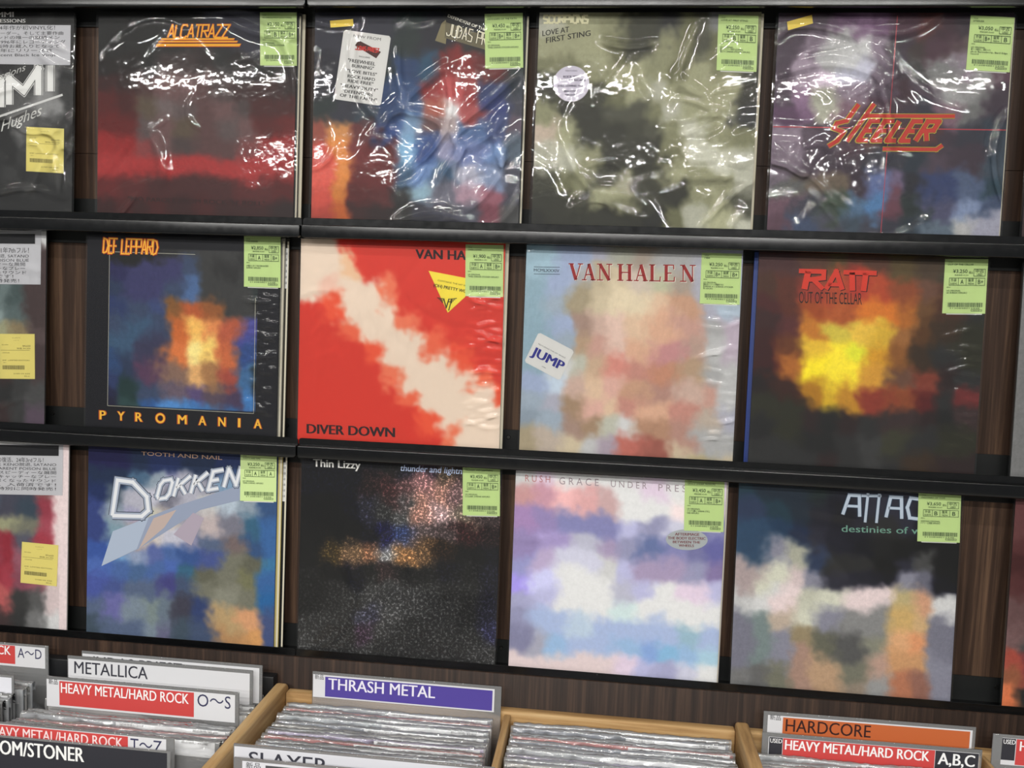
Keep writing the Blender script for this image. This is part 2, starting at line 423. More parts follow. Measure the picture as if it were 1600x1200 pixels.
GREEN = mat('price_tag_green', 'c6dc98', 0.6, 0.2)
YELLOW = mat('price_tag_yellow', 'e2d680', 0.6, 0.2)
INKT = ink('2c4a2a')
WHITE = mat('sticker_white', 'dcdbd8', 0.5, 0.3)
def unit(A):
    return A
def price_tag(parent, A, title, price, g1, g2, memo):
    a = Acc()
    # a folded slip: front leaf, slightly thick, curling a touch at its foot
    vs = []; fs = []
    n = 6
    for j in range(n + 1):
        t = 1 - j / n
        d = 0.5 + 0.5 * (1 - t) ** 3
        for s_ in (0, 1): vs.append(mm(*apply_aff(A, s_, t), d))
    m0 = len(vs)
    for j in range(n + 1):
        t = 1 - j / n
        for s_ in (0, 1): vs.append(mm(*apply_aff(A, s_, t), 0.3))
    for j in range(n):
        k = j * 2
        fs.append((k, k + 2, k + 3, k + 1)); fs.append((m0 + k, m0 + k + 1, m0 + k + 3, m0 + k + 2))
        fs.append((k, m0 + k, m0 + k + 2, k + 2)); fs.append((k + 1, k + 3, m0 + k + 3, m0 + k + 1))
    fs.append((2 * n, m0 + 2 * n, m0 + 2 * n + 1, 2 * n + 1))
    t = link('price_tag', mesh(vs, fs, 'price_tag'), GREEN, parent)
    d = 1.12
    R = lambda x0, x1, y0, y1: sub(A, x0, x1, 1 - y1, 1 - y0)
    tx = lambda s_, x0, x1, y0, y1, b=0.0: a.text(s_, R(x0, x1, y0, y1), d, INKT, b)
    tx('TITLE', .07, .17, .045, .065); tx(title, .07, .07 + min(.80, .035 * len(title)), .085, .115, .005)
    tx('¥' + price, .20, .53, .19, .255, .005); tx('税込', .57, .66, .23, .265)
    tx('税抜価格 ¥' + price, .24, .56, .285, .305)
    def frame(x0, x1, y0, y1):
        w_ = .008
        for q in ((x0, x1, y0, y0 + w_), (x0, x1, y1 - w_, y1), (x0, x0 + w_, y0, y1), (x1 - w_, x1, y0, y1)):
            a.quad(R(*q), d, INKT)
    frame(.68, .95, .18, .315); tx('中古', .72, .91, .195, .245); tx('USED', .75, .88, .265, .300)
    frame(.12, .95, .345, .485); 
    for x_ in (.33, .51, .74): a.quad(R(x_, x_ + .008, .345, .485), d, INKT)
    tx('外装', .16, .29, .365, .41); tx('SLEEVE', .15, .30, .435, .465)
    tx(g1, .37 if len(g1) > 1 else .385, .48 if len(g1) > 1 else .455, .375, .455, .01)
    tx('盤質', .56, .69, .365, .41); tx('MEDIA', .56, .70, .435, .465)
    tx(g2, .79 if len(g2) > 1 else .805, .91 if len(g2) > 1 else .875, .375, .455, .01)
    tx('MEMO:', .07, .16, .51, .53)
    for k, l in enumerate(memo): tx(l, .07, .07 + min(.85, .030 * len(l)), .565 + .04 * k, .595 + .04 * k, .003)
    tx('2120848012448', .16, .86, .892, .915)
    frame(.66, .92, .925, .96); tx('ロック', .72, .86, .932, .952)
    a.build('tag_lettering', t)
    b = Acc(); rnd = random.Random(title); x = .12
    while x < .93:
        w_ = rnd.choice((.008, .008, .014)); b.quad(R(x, x + w_, .80, .882), d, INKT); x += w_ + rnd.choice((.008, .013))
    b.build('barcode', t)
    # edge of the second slip tucked behind
    bk = Acc(); bk.quad(R(.10, .93, .97, 1.02), 0.28, WHITE); bk.build('tag_backing', t)
def yellow_tag(parent, A):
    me = Acc(); me.quad(A, 0.6, YELLOW); t = me.build('price_tag', parent)
    t['label'] = 'pale yellow price tag'
    a = Acc(); R = lambda x0, x1, y0, y1: sub(A, x0, x1, 1 - y1, 1 - y0); I = ink('6d6030')
    for s_, q in (('ロック/ポップス', (.38, .60, .08, .10)), ('レコード', (.42, .56, .135, .155)), ('税込価格', (.08, .26, .235, .25)), ('¥4,620', (.66, .88, .25, .285)), ('税抜 ¥4,200', (.50, .88, .31, .335)),
                  ('HM/HR', (.10, .30, .41, .43)), ('IMP. LIMITED EDITION', (.10, .85, .575, .60)), ('2024.11', (.12, .2, .63, .645)), ('2100 04 620', (.40, .86, .87, .895)), ('税込', (.7, .86, .93, .95))):
        a.text(s_, R(*q), 0.7, I, 0.0)
    a.quad(R(.04, .86, .36, .366), 0.7, I)
    a.build('tag_lettering', t)
    b = Acc(); x = .10
    rnd = random.Random(4)
    while x < .72: b.quad(R(x, x + .007, .70, .79), 0.7, ink('4c4426')); x += rnd.choice((.012, .016))
    b.build('barcode', t)
def tape(parent, A):
    a = Acc(); a.quad(A, 0.5, mat('yellow_tape', 'f0d24a', 0.5)); o = a.build('tape_strip', parent); o['label'] = 'short strip of yellow tape'

LEAN = 0.0345507
def sleeve_matrix(X, row, th, dy=0.0, dz=0.0):
    base = Vector((X, dy, LIPZ[row])) - Vector((0, math.sin(LEAN), math.cos(LEAN))) * 0.010
    m = Matrix.Translation(base + Vector((0, 0, dz))) @ Matrix.Rotation(-LEAN, 4, 'X') @ Matrix.Rotation(-th, 4, 'Y')
    return m
def jacket(parent, col, thick=0.0032):
    bm_me = box_me(0, 0.315, 0.0, thick, 0.0, 0.315, 0.0006, 2)
    return link('jacket', bm_me, mat('jacket_' + col, col, 0.55, 0.3), parent)

XS = [-0.6445, -0.3012, 0.0332, 0.3713, -0.6666, -0.3176, 0.0276, 0.3649, -0.6673, -0.3123, 0.0236, 0.3586, -1.002, -1.0515, -1.0165]
TH = [0.0071, 0.0077, 0.0026, -0.0002, 0.0025, 0.0088, 0.0035, 0.0017, 0.0017, 0.0053, 0.0021, 0.0092, 0, 0, 0]
TAGS = [(259.4, 234.8, 57.1, -0.6, -2.1, 78.6), (259.0, 232.4, 55.9, 1.2, -3.4, 78.5), (256.2, 233.6, 55.7, -2.1, -0.9, 78.1), (256.2, 237.4, 57.6, -3.2, 1.6, 74.1),
        (258.0, 238.0, 58.5, 0.0, -1.7, 77.2), (256.5, 233.9, 57.4, 0.0, -1.6, 77.2), (256.6, 236.5, 57.1, 0.0, -0.5, 73.7), (257.2, 235.1, 58.0, 1.5, -0.5, 76.6),
        (255.4, 236.8, 59.1, 1.7, -1.1, 75.3), (257.2, 234.9, 57.6, 1.8, -2.5, 77.4), (255.6, 233.6, 57.9, 1.2, -2.3, 78.7), (256.2, 237.4, 58.8, 1.2, -1.8, 71.6),
        (238.7, 71.6, 62.6, -2.1, -0.1, 68.6), (237.5, 77.9, 61.3, 2.2, -1.3, 71.9), (234.1, 79.6, 63.3, -1.7, 1.9, 67.9)]
TAGTXT = [('NO PAROLE FROM ROCK N ROLL', '2,150', 'B', 'B+', ['US ORIGINAL', 'TIMES SHRINK-STICKER']),
          ('DEFENDERS OF THE FAITH', '3,450', 'B+', 'B+', ['US ORIGINAL', 'TIMES SHRINK-STICKER HIMURO']),
          ('LOVE AT FIRST STING', '2,250', 'B', 'B', ['US ORIGINAL', '裏カバーにテープ跡あり(COMMON)', '裏少々 SHRINK-STICKER HIMURO']),
          ('STEELER', '3,050', 'B+', 'B', ['US ORIGINAL', '裏ケース角傷なし。裏表ジャケ(', 'ph-is Barcoderrip, Bard Edge', 'record']),
          ('PYROMANIA', '2,850', 'A', 'B+', ['US盤はじめて MASTERDISK刻印', 'SHRINK HIMURO']),
          ('DIVER DOWN', '1,900', 'A', 'B+', ['US ORIGINAL', 'TIMES SHRINK-STICKER HIMURO']),
          ('1984', '3,250', 'B+', 'B+', ['US ORIGINAL', '盤裏水玉にジャケット時裏焼ヤケあり', 'SHRINK-4 1 SHRINK-STICKER', '米 HIMURO']),
          ('OUT OF THE CELLAR', '3,250', 'A', 'B+', ['US ORIGINAL', 'US SHRINK HIMURO']),
          ('TOOTH AND NAIL', '3,250', 'A', 'A', ['US ORIGINAL', 'TIMES SHRINK HIMURO']),
          ('THUNDER AND LIGHTNING', '3,450', 'A', 'B+', ['US ORIGINAL', 'S-CLUBA, SHRINK HIMURO']),
          ('GRACE UNDER PRESSURE', '3,450', 'A', 'B+', ['US ORIGINAL', 'ジャケ(裏に SHRINK-STIC)', 'HEB HIMURO']),
          ('DESTINIES OF WAR', '3,650', 'B', 'B', ['GERMAN ORIGINAL', 'ドイツ・正規盤 SHRINK付'])]
LABELS = ['vinyl record in glossy bag, black to red cover lettered ALCATRAZZ in yellow',
          'vinyl record lettered Judas Priest with tilted white song sticker and blue, red and black cover',
          'vinyl record lettered SCORPIONS with round lilac sticker on beige and charcoal cover',
          'vinyl record with big slanted red STEELER lettering outlined in yellow',
          'vinyl record with black-bordered cover lettered DEF LEPPARD and PYROMANIA',
          'vinyl record with red and cream cover lettered DIVER DOWN and a yellow triangular sticker',
          'vinyl record lettered VAN HALEN in dark red serif with tilted white JUMP sticker',
          'vinyl record with glowing yellow patch on dark cover lettered RATT OUT OF THE CELLAR',
          'vinyl record with deep blue cover and large silver DOKKEN lettering',
          'vinyl record with nearly black speckled cover lettered Thin Lizzy in white',
          'vinyl record with pale violet cover lettered RUSH GRACE UNDER PRESSURE and grey oval sticker',
          'vinyl record with night-blue and grey cover lettered ATTAC and destinies of war',
          'vinyl record with black cover and white IOMMI lettering cut off by left edge, first row',
          'vinyl record with murky painted cover under white text card at left edge, second row',
          'vinyl record with white-bordered red cover under white text card at left edge, third row']
ART = [
 ["222 222 222 222 222 334 334 334 223 233","222 222 222 222 222 223 223 334 334 233","211 211 222 433 433 322 222 211 222 211","411 311 533 755 755 644 544 422 411 311","611 511 654 766 655 644 755 544 511 511","711 711 655 755 654 644 655 755 611 711","a22 a22 944 755 544 644 644 844 a22 a22","b33 b33 b33 b33 b33 b33 b33 b33 b33 a22","722 622 622 522 522 522 522 622 622 611","411 511 411 511 411 511 411 411 411 311"],
 ["334 223 334 334 233 223 222 222 222 222","334 334 445 334 233 223 223 233 222 222","223 223 223 233 247 257 822 922 711 233","223 223 334 247 358 a33 c55 a33 347 234","233 334 345 247 469 b65 eee b55 348 445","a54 d95 733 359 8ac 866 baa 57a 458 656","d54 e94 833 722 8bd 359 99b 78b 79c 678","e65 e94 722 722 468 79c 468 bbc 89b 556","d54 d83 611 622 333 9bc 778 b9a a67 445","b43 c62 411 311 222 334 445 556 845 555"],
 ["bba aa8 aa8 997 443 333 775 665 888 997","aa8 aa8 aa8 775 443 997 886 554 775 886","886 775 997 aa8 aa8 997 775 aa8 886 554","332 332 443 775 aa8 bba aa8 aa8 aa8 332","997 332 332 554 554 886 bba aa8 aa8 333","cba aa8 332 332 443 554 997 ccb 997 886","bba ccb 997 332 332 332 886 ccb ccb bba","443 775 997 554 997 443 aa8 997 997 bba","332 332 443 aa8 997 443 332 997 aa8 554","221 332 332 332 332 221 775 bba bb9 ccb"],
 ["545 545 757 868 757 534 633 423 323 434","545 878 bbb ccc 989 434 433 534 655 545","545 a9a dcd ccd 767 434 444 888 989 534","545 979 aa9 989 656 423 545 aaa 999 645","646 868 bba 867 534 434 334 867 777 434","989 656 545 534 644 633 633 434 334 345","767 545 434 434 334 334 234 545 434 456","666 765 765 434 67a 768 223 347 568 245","756 445 454 579 58b 745 233 557 89b 457","645 457 556 456 445 334 234 678 bbb aab"],
 ["112 222 222 222 333 444 444 444 333 222","112 336 447 447 447 457 444 333 444 333","112 346 447 447 457 57a 444 444 444 233","112 347 457 458 963 c63 a63 444 444 222","112 457 468 457 d73 fc6 e95 c64 55a 122","112 468 468 446 e84 fe9 fd7 d74 359 122","112 358 346 646 976 eb7 b85 b54 47a 122","112 347 244 457 767 658 656 546 48c 223","112 224 355 36a 59d 48c 48c 37b 47b 223","011 121 121 111 112 112 111 112 112 112"],
 ["edc edc e43 d43 d43 d43 d43 d43 d43 d43","edc edc eca d43 d43 d43 d43 d43 d43 d43","edc ecb edc edc e86 d43 d43 d43 d43 d43","d43 e64 edc edc edc e86 d43 d43 d43 d43","d43 d43 e75 edc edc edc e75 d43 d43 d43","d43 d43 d43 e64 edc edc edc e64 d43 d43","d43 d43 d43 d43 e86 edc edc edc e75 d43","d43 d43 d43 d43 d43 e75 edc edc edc e64","d43 d43 d43 d43 d43 d43 e64 edc edc edc","d43 d43 d43 d43 d43 d43 d43 e86 edc edc"],
 ["acd abd abd bbc bba ba9 bbb bbb bbc bbd","9bc abd bbb cb9 dca dcb cca ba9 bbc bcd","9bc abc ba8 dca edb edb eca da8 bbc bcd","9bc abd b98 dba ecb eca eb9 da9 bbb cbc","9bc abc ca8 da9 ecb eb9 d99 ca9 ccc cbc","9bc ddd ccb db9 e98 d98 d97 ca8 bbb ccc","abd cde dba eca eba da8 c98 dba da9 ccc","abc bbc b97 eba eca d98 eb9 d98 cba bbc","9ab abc b98 b97 ccb ddd c97 c98 bbb bbb","ba8 cba dca ccc bab d76 b65 dca cb8 dca"],
 ["533 533 643 653 643 643 653 543 443 333","532 632 a43 b53 b43 b53 953 754 532 333","522 632 a52 b63 d83 d83 b73 753 532 333","422 633 c83 dc5 ec5 db4 a74 642 432 332","411 742 ec4 fe4 ee4 da3 963 432 333 332","411 b73 fe3 fe4 fe4 da4 754 843 322 333","211 421 b82 db3 c93 943 953 622 333 733","332 332 322 222 322 333 433 322 222 433","222 332 222 222 333 444 443 333 332 332","333 333 333 322 333 444 333 432 322 322"],
 ["225 225 235 236 236 235 235 236 236 124","235 235 468 89a 99b aab 99a 79b 247 247","236 567 aab bbc 778 aab bbb abc 89a 358","348 89a 99b bba cba 99a baa 778 368 36a","348 79a b98 cba bbc 88a 568 766 358 36a","35a 69c 89b 56a 46a 359 459 776 665 37a","46b 46a 469 46a 46b 368 665 776 775 36a","45a 459 568 568 448 457 776 887 776 26a","568 66a 789 788 678 445 347 b96 d96 458","456 568 568 789 668 456 457 b85 d95 458"],
 ["112 112 222 112 222 223 434 654 433 112","112 112 112 322 533 755 b88 c98 977 544","111 111 112 334 444 666 c98 dbb 987 544","111 111 111 112 225 458 766 655 422 322","111 542 975 a75 aaa b85 864 321 111 112","222 111 112 222 433 222 222 112 222 223","222 333 444 555 555 555 444 333 333 223","222 333 444 556 666 555 444 444 333 334","444 444 444 545 555 444 444 444 444 446","555 444 444 555 444 444 444 444 555 555"],
 ["ddd ede eee eee eee eee ede eee fee ede","daa dab fcc ebb dbb eee eee fee edd dcd","b9c a9c 99c 99c 99c cce aac dde 88b 99c","a9c bad bad ccd bac aac 78b 99c 88b 77b","aad cbd dde dde ddd cce bac bac aac 98b","baf ddf eee eee eee ccd cce eee ede cce","bbd cce eee eee eee dee eee eee eee eee","aac bce bce cde bce bce bce bce acd bce","99b bbc ace bce bce ace 9be 9ce ace bde","edd edd edd edd edd ede cce bbd dde eee"],
 ["245 234 234 233 223 334 334 334 223 112","346 245 234 223 112 223 333 334 112 111","357 246 235 334 223 112 222 111 111 111","357 99a bba 346 333 333 111 334 555 111","baa ddc dcc 99a 334 223 112 99a 778 112","ccc ddd edd ccb ddc edd edd cb8 da8 ddd","889 899 cba ddc 99a 999 999 db7 db8 889","889 899 99a a97 776 666 998 eb8 ea7 889","889 899 99a b98 ca8 887 ca9 da7 da7 99a","888 777 887 b98 ca8 a98 aaa c86 a76 99a"],
 ["333 333 333 333 444 333 333 333 444 333","333 333 444 333 333 333 444 333 333 333","444 333 333 555 333 444 333 444 444 333","333 444 555 333 444 555 777 444 999 444","333 333 444 444 555 444 555 666 999 444","333 444 333 555 444 444 333 777 555 333","444 333 333 333 555 444 333 444 333 333","333 333 444 333 333 333 444 333 333 444","333 444 333 444 333 333 333 444 333 333","333 333 333 333 333 444 333 333 333 333"],
 ["eee eee eee eee eee eee eee eee eee ddd","333 443 554 443 333 444 333 333 444 544","333 443 554 443 333 444 333 333 444 544","444 543 755 355 466 577 688 788 566 544","333 544 633 577 355 466 667 9aa 677 544","433 633 554 366 533 644 666 aa8 986 655","333 422 554 443 633 444 733 665 a75 544","433 543 343 443 444 422 333 433 444 544","333 333 443 443 333 444 444 333 444 555","433 433 543 443 433 533 844 433 444 656"],
 ["eee eee eee eee eee eee eee eee eee eee","222 333 333 222 333 334 333 222 333 eee","eee eee eee 667 556 667 556 556 966 edd","eee dcd 567 667 556 567 556 456 a45 edd","eed 945 887 aa7 776 997 aa8 887 b56 edd","eee a34 b56 945 634 a45 a34 667 b45 edd","edd b34 a45 b67 734 a45 a34 a67 c56 edd","ecc c55 b34 c88 623 a34 b45 956 b67 dcc","edd b66 633 533 522 c77 c66 444 666 dcc","dcd cbb 666 433 733 865 544 444 888 ddd"]]
FILMS = [('bag', 9, 6, .0040, [(.02, .35, .08, .32), (.6, .95, .86, 1), (.02, .5, 0, .06), (.2, .5, .84, .95)]),
         ('bag', 20, 12, .0046, [(.5, 1, .02, .5), (.4, .75, .4, .7), (0, .2, .6, 1), (.8, 1, 0, .6)]),
         ('bag', 20, 12, .0044, [(0, .35, .1, .5), (.7, 1, .2, .75), (.5, .95, .0, .35), (.3, .8, .6, .85)]),
         ('bag', 22, 10, .0050, [(0, .6, .5, 1), (0, .35, .2, .5), (0, .5, 0, .1), (.9, 1, 0, .6)]),
         ('shrink', 1, 8, .0010, None), ('shrink', 4, 8, .0010, None), ('shrink', 2, 4, .0009, None), ('shrink', 5, 14, .0012, [(0, 1, 0, .25), (.7, 1, 0, .8)]),
         ('none', 0, 0, 0, None), ('flat', 8, 8, .0014, [(0, 1, 0, .3)]), ('flat', 3, 3, .0009, None), ('flat', 4, 2, .0009, [(.3, .7, .6, .9), (0, .3, 0, .12)]),
         ('bag', 26, 8, .0048, [(.5, 1, .3, .75), (.4, 1, 0, .5)]), ('shrink', 4, 6, .0012, None), ('flat', 2, 2, .0006, None)]
JC = ['201a1a', '1c1d20', '8c8772', '2a2430', '141618', 'ded7c0', '9fb2c4', '30231f', '2c4a86', '1a1a1c', 'd8d2d4', '22303c', '202020', '2a2624', 'dcdad6']

def circle_pts(A, n=32):
    return [apply_aff(A, .5 + .5 * math.cos(2 * math.pi * i / n), .5 + .5 * math.sin(2 * math.pi * i / n)) for i in range(n)]
def sticker(parent, name, pts, d, m, texts):
    a = Acc(); a.poly(pts, d, m); o = a.build(name, parent)
    b = Acc()
    for s_, A, col, bold in texts: b.text(s_, A, d + 0.12, ink(col), bold)
    b.build('sticker_lettering', o)
    return o

recs = []
for i in range(15):
    row = (0, 0, 0, 0, 1, 1, 1, 1, 2, 2, 2, 2, 0, 1, 2)[i]
    t = empty('vinyl_record', sleeve_matrix(XS[i], row, TH[i]), LABELS[i], 'record', 'face-out records on the wall rails')
    recs.append(t)
    jacket(t, JC[i])
    sp = {9: 1.2, 0: .22, 3: .2, 6: .08, 5: .02, 10: .08, 4: .2, 12: .15}.get(i, .16)
    wp = {5: .05, 3: .05, 0: .03}.get(i, .04)
    cover_print(ART[i], t, i + 1, wp, sp, {2: .9, 5: 1.0, 7: 1.0, 8: .75, 12: 0, 6: .75}.get(i, .85), border={4: '112', 14: 'edd'}.get(i), frame={4: (.118, .075, .885, .86), 14: (0, 0, .955, 1)}.get(i, (0, 0, 1, 1)))
    if i < 12: price_tag(t, TAGS[i], *TAGTXT[i])
    else: yellow_tag(t, TAGS[i])
    kind, nb, nf, am, zn = FILMS[i]
    if kind != 'none':
        link('plastic_sleeve', film_mesh(100 + i, nb, nf, am, zones=zn, edge_fine=70 if i in (4, 5) else 30 if i in (6, 7) else 0, margin=0.004 if kind == 'bag' else 0.0025),
             {'bag': F_BAG, 'shrink': F_SHRINK, 'flat': F_FLAT}[kind], t)

def lettering(i, name, fn, label=None):
    a = Acc(); fn(a); o = a.build(name, recs[i])
    if label: o['label'] = label
    return o
# --- ALCATRAZZ
def f(a):
    A = (111.7, 276.8, 96.0, -0.4, 3.0, 18.8)
    red, yel = ink('c8371c'), ink('f2b52c')
    for w_, d, m in ((3.3, .2, red), (2.1, .32, yel)):
        a.strokes('ALCATRAZZ', A, w_, d, m, gap=.16)
    for B in ((101.1, 273.5, 115.5, -0.4, 1.6, 2.2), (97.0, 269.7, 124.7, -0.4, 1.6, 2.2), (93.2, 263.7, 132.7, -0.4, 2.5, 3.8)):
        a.quad((B[0] - .6, B[1] - .8, B[2] + 1.2, B[3], B[4], B[5] + 1.0), .2, red); a.quad(B, .32, yel)
lettering(0, 'band_lettering', f, 'yellow band name with red shading over three flared bars')
lettering(0, 'title_lettering', lambda a: a.text("\"NO PAROLE FROM ROCK 'N' ROLL\"", (50.4, 29.0, 220.1, -4.0, -0.1, 6.9), .2, ink('2a0c0c'), .02))
# --- JUDAS PRIEST
def f(a):
    A = (199.3, 281.3, 86, -23.4, 2.6, 17.0)
    a.poly([(183, 273), (199, 268), (201, 290), (198, 303), (192, 298)], .15, ink('8a8160'))
    a.poly([(197, 277), (305, 246), (307, 262), (198, 300)], .16, ink('6f6850'))
    dk, cr = ink('2d2a22'), ink('ece6cf')
    a.strokes('JUDAS PRIEST', A, 3.2, .2, dk, gap=.3); a.strokes('JUDAS PRIEST', A, 1.7, .3, cr, gap=.3)
lettering(1, 'band_lettering', f, 'cream angular band name on a tan block')
lettering(1, 'title_lettering', lambda a: a.text('DEFENDERS OF THE FAITH', (200.7, 307.0, 75.8, -28.0, 1.2, 3.9), .3, ink('e8e4d6'), .03))
A = (31.4, 187.7, 72.1, -9.8, 13.1, 101.8)
R_ = lambda x0, x1, y0, y1: sub(A, x0, x1, 1 - y1, 1 - y0)
pts = [apply_aff(A, *p) for p in ((.04, 0), (.96, 0), (1, .03), (1, .97), (.96, 1), (.04, 1), (0, .97), (0, .03))]
st = sticker(recs[1], 'song_sticker', pts, .5, WHITE, [
    ('NEW FROM', R_(.22, .80, .045, .085), '4a4a4a', 0), ('INCLUDES', R_(.40, .63, .335, .355), '222222', .01),
    ('"FREEWHEEL', R_(.18, .76, .395, .445), '222222', .03), ('BURNING"', R_(.28, .74, .465, .51), '222222', .03), ('"LOVE BITES"', R_(.20, .82, .545, .59), '222222', .03),
    ('ROCK HARD', R_(.22, .80, .62, .665), '222222', .03), ('RIDE FREE"', R_(.24, .78, .685, .73), '222222', .03), ('"HEAVY DUTY"', R_(.10, .90, .765, .81), '222222', .03),
    ('"DEFENDERS', R_(.16, .80, .84, .885), '222222', .03), ('OF THE FAITH"', R_(.12, .90, .905, .95), '222222', .03)])
st['label'] = 'tilted white sticker listing songs'
b = Acc(); b.poly([apply_aff(A, *p) for p in ((.28, .80), (.34, .88), (.84, .76), (.76, .66))], .58, ink('4a2420'))
b.strokes('JUDAS PRIEST', sub(A, .30, .80, .745, .80), 1.5, .68, ink('c8362e'), gap=.2); b.build('sticker_logo', st)
tape(recs[1], (24.1, 292.7, 35.2, 2.3, -1.2, 10.0))
# --- SCORPIONS
def f(a):
    A = (6.5, 300.2, 64.0, -0.1, 0.1, 10.5)
    a.strokes('SCORPIONS', A, 2.9, .2, ink('f0ecc8'), gap=.22)
lettering(2, 'band_lettering', f, 'cream band name cut by the rail')
def f(a):
    a.text('LOVE AT', (5.6, 281.3, 38.5, 6.1, -0.3, 7.9), .2, ink('25221c'), .02); a.text('FIRST STING', (11.3, 271.4, 63.9, 10.7, -0.3, 7.9), .2, ink('25221c'), .02)
lettering(2, 'title_lettering', f)
A = (25.3, 187.7, 52.1, 0.4, -2.1, 51.3); R2 = lambda x0, x1, y0, y1: sub(A, x0, x1, 1 - y1, 1 - y0)
st = sticker(recs[2], 'round_sticker', circle_pts(A), .5, mat('sticker_lilac', 'c9c4d2', .45, .4), [
    ('FEATURES', R2(.34, .66, .12, .16), '555060', 0), ('ROCK YOU', R2(.28, .72, .27, .34), '2b2748', .03), ('LIKE A HURRICANE', R2(.10, .90, .37, .43), '2b2748', .03),
    ('STILL LOVING YOU', R2(.12, .86, .53, .59), '2b2748', .03), ('BIG CITY', R2(.30, .68, .68, .74), '2b2748', .03), ('NIGHTS', R2(.33, .66, .78, .84), '2b2748', .03), ('814 981-1', R2(.4, .6, .93, .95), '555060', 0)])
st['label'] = 'round lilac song sticker'
# --- STEELER
def f(a):
    A = (86.0, 137.5, 120, 0.7, 15.0, 30.5)
    for w_, d, m in ((8.6, .2, ink('1c1712')), (7.6, .26, ink('ecd94e')), (6.5, .32, ink('20160f')), (5.7, .38, ink('c43a2e'))):
        a.strokes('EELER', (118.5, 139.0, 92.0, 0.4, 15.0, 27.0), w_, d, m, gap=.45)
        a.ribbon([(126, 173), (246, 174)], w_ * .85, d, m)
        a.ribbon([(152, 127.5), (224, 128), (232, 134)], w_ * .85, d, m)
        a.ribbon([(116, 189), (101, 166), (88, 162), (84, 155), (98, 150), (90, 138), (78, 130)], w_ * .95, d, m)
        a.ribbon([(137, 190), (103, 137)], w_ * .95, d, m)
    a.quad((156.3, 9.0, 0.9, 0.0, 4.1, 301.9), .12, ink('b8404a')); a.quad((0.6, 155.5, 314, -0.1, -0.1, 1.4), .12, ink('b8404a'))
lettering(3, 'band_lettering', f, 'large slanted red band name outlined in yellow')
tape(recs[3], (13.8, 290.4, 33.5, 9.7, -2.2, 11.8))
# --- DEF LEPPARD
def f(a):
    A = (26.6, 283.4, 89.4, -0.6, 1.3, 23.2)
    for w_, d, m in ((4.6, .3, ink('b03a14')), (3.0, .4, ink('e8842a')), (1.3, .5, ink('ffd24a'))):
        a.strokes('DEF LEPPARD', A, w_, d, m, gap=.16)
lettering(4, 'band_lettering', f, 'tall orange and yellow angular band name')
def f(a):
    A = (24.1, 21.3, 266.8, -1.8, -0.2, 14.0)
    for ch, c, w_ in (('P', .02, .035), ('Y', .135, .04), ('R', .247, .04), ('M', .516, .05), ('A', .640, .042), ('N', .760, .040), ('I', .865, .014), ('A', .978, .042)):
        B = sub(A, c - w_ / 2, c + w_ / 2, 0, 1)
        a.text(ch, (B[0] - .8, B[1] - .8, B[2] + 1.6, B[3], B[4], B[5] + 1.6), .3, ink('c85a1c'), 0 if ch == 'I' else .07); a.text(ch, B, .4, ink('f8c840'), 0 if ch == 'I' else .03)
    for w_, d, m in ((4.4, .3, 'c85a1c'), (2.4, .4, 'f8c840')):
        c = apply_aff(A, .380, .5); a.ribbon([(c[0] + 6.4 * math.cos(k * math.pi / 9), c[1] + 6.4 * math.sin(k * math.pi / 9)) for k in range(18)], w_, d, ink(m), True)
lettering(4, 'title_lettering', f, 'widely spaced glowing yellow title')
def f(a):
    m = ink('b9b7a8'); P = [(37.1, 43.4), (277.7, 42.1), (275.4, 285.0), (37.1, 285.8)]
    a.ribbon([P[0], P[1]], .8, .2, m); a.ribbon([P[1], (276.5, 222)], .8, .2, m); a.ribbon([P[0], P[3], (178, 285.3)], .8, .2, m)
lettering(4, 'border_rule', f)
# --- DIVER DOWN
lettering(5, 'band_lettering', lambda a: a.text('VAN HALEN', (179.5, 288.3, 111.2, -0.9, -0.4, 14.2), .2, ink('2a1014'), .05))
lettering(5, 'title_lettering', lambda a: a.text('DIVER DOWN', (15.4, 16.4, 138.0, -0.1, -0.3, 14.7), .2, ink('2a1014'), .05))
A = (199.4, 270.4, 82.5, -13.7, 31.3, -62.3)
pts = [apply_aff(A, 0, 0), apply_aff(A, 0, 1), apply_aff(A, 1, 0)]
B = (199.4, 270.4, 82.5, -13.7, 11.0, 66.0)   # upright frame along the sticker's top edge
st = sticker(recs[5], 'triangle_sticker', pts, .5, mat('sticker_yellow', 'f2df3c', .45, .4), [
    ('CONTAINS THE HIT SINGLE', sub(B, .20, .84, -.185, -.150), '3a3410', 0), ('(OH) PRETTY WOMAN', sub(B, .145, .92, -.325, -.255), '2a2410', .03)])
st['label'] = 'yellow triangular sticker with winged emblem'
b = Acc(); k = ink('3a3418')
cx, cy = apply_aff(B, .44, -.62)
for s_ in (-1, 1):
    for q in range(4):
        b.ribbon([(cx + s_ * (4 + q * .8), cy + 5.2 - q * 2.0), (cx + s_ * (15 - q * 2.4), cy + 6.8 - q * 2.0)], 1.1, .65, k)
b.ribbon([(cx - 5, cy + 6), (cx - .8, cy - 8), (cx + 3.2, cy + 6)], 1.7, .65, k); b.ribbon([(cx + 1.0, cy + 1.0), (cx + 7, cy + 1.5)], 1.4, .65, k); b.ribbon([(cx + 7.5, cy + 6), (cx + 3.0, cy - 12)], 1.5, .65, k)
b.build('sticker_emblem', st)
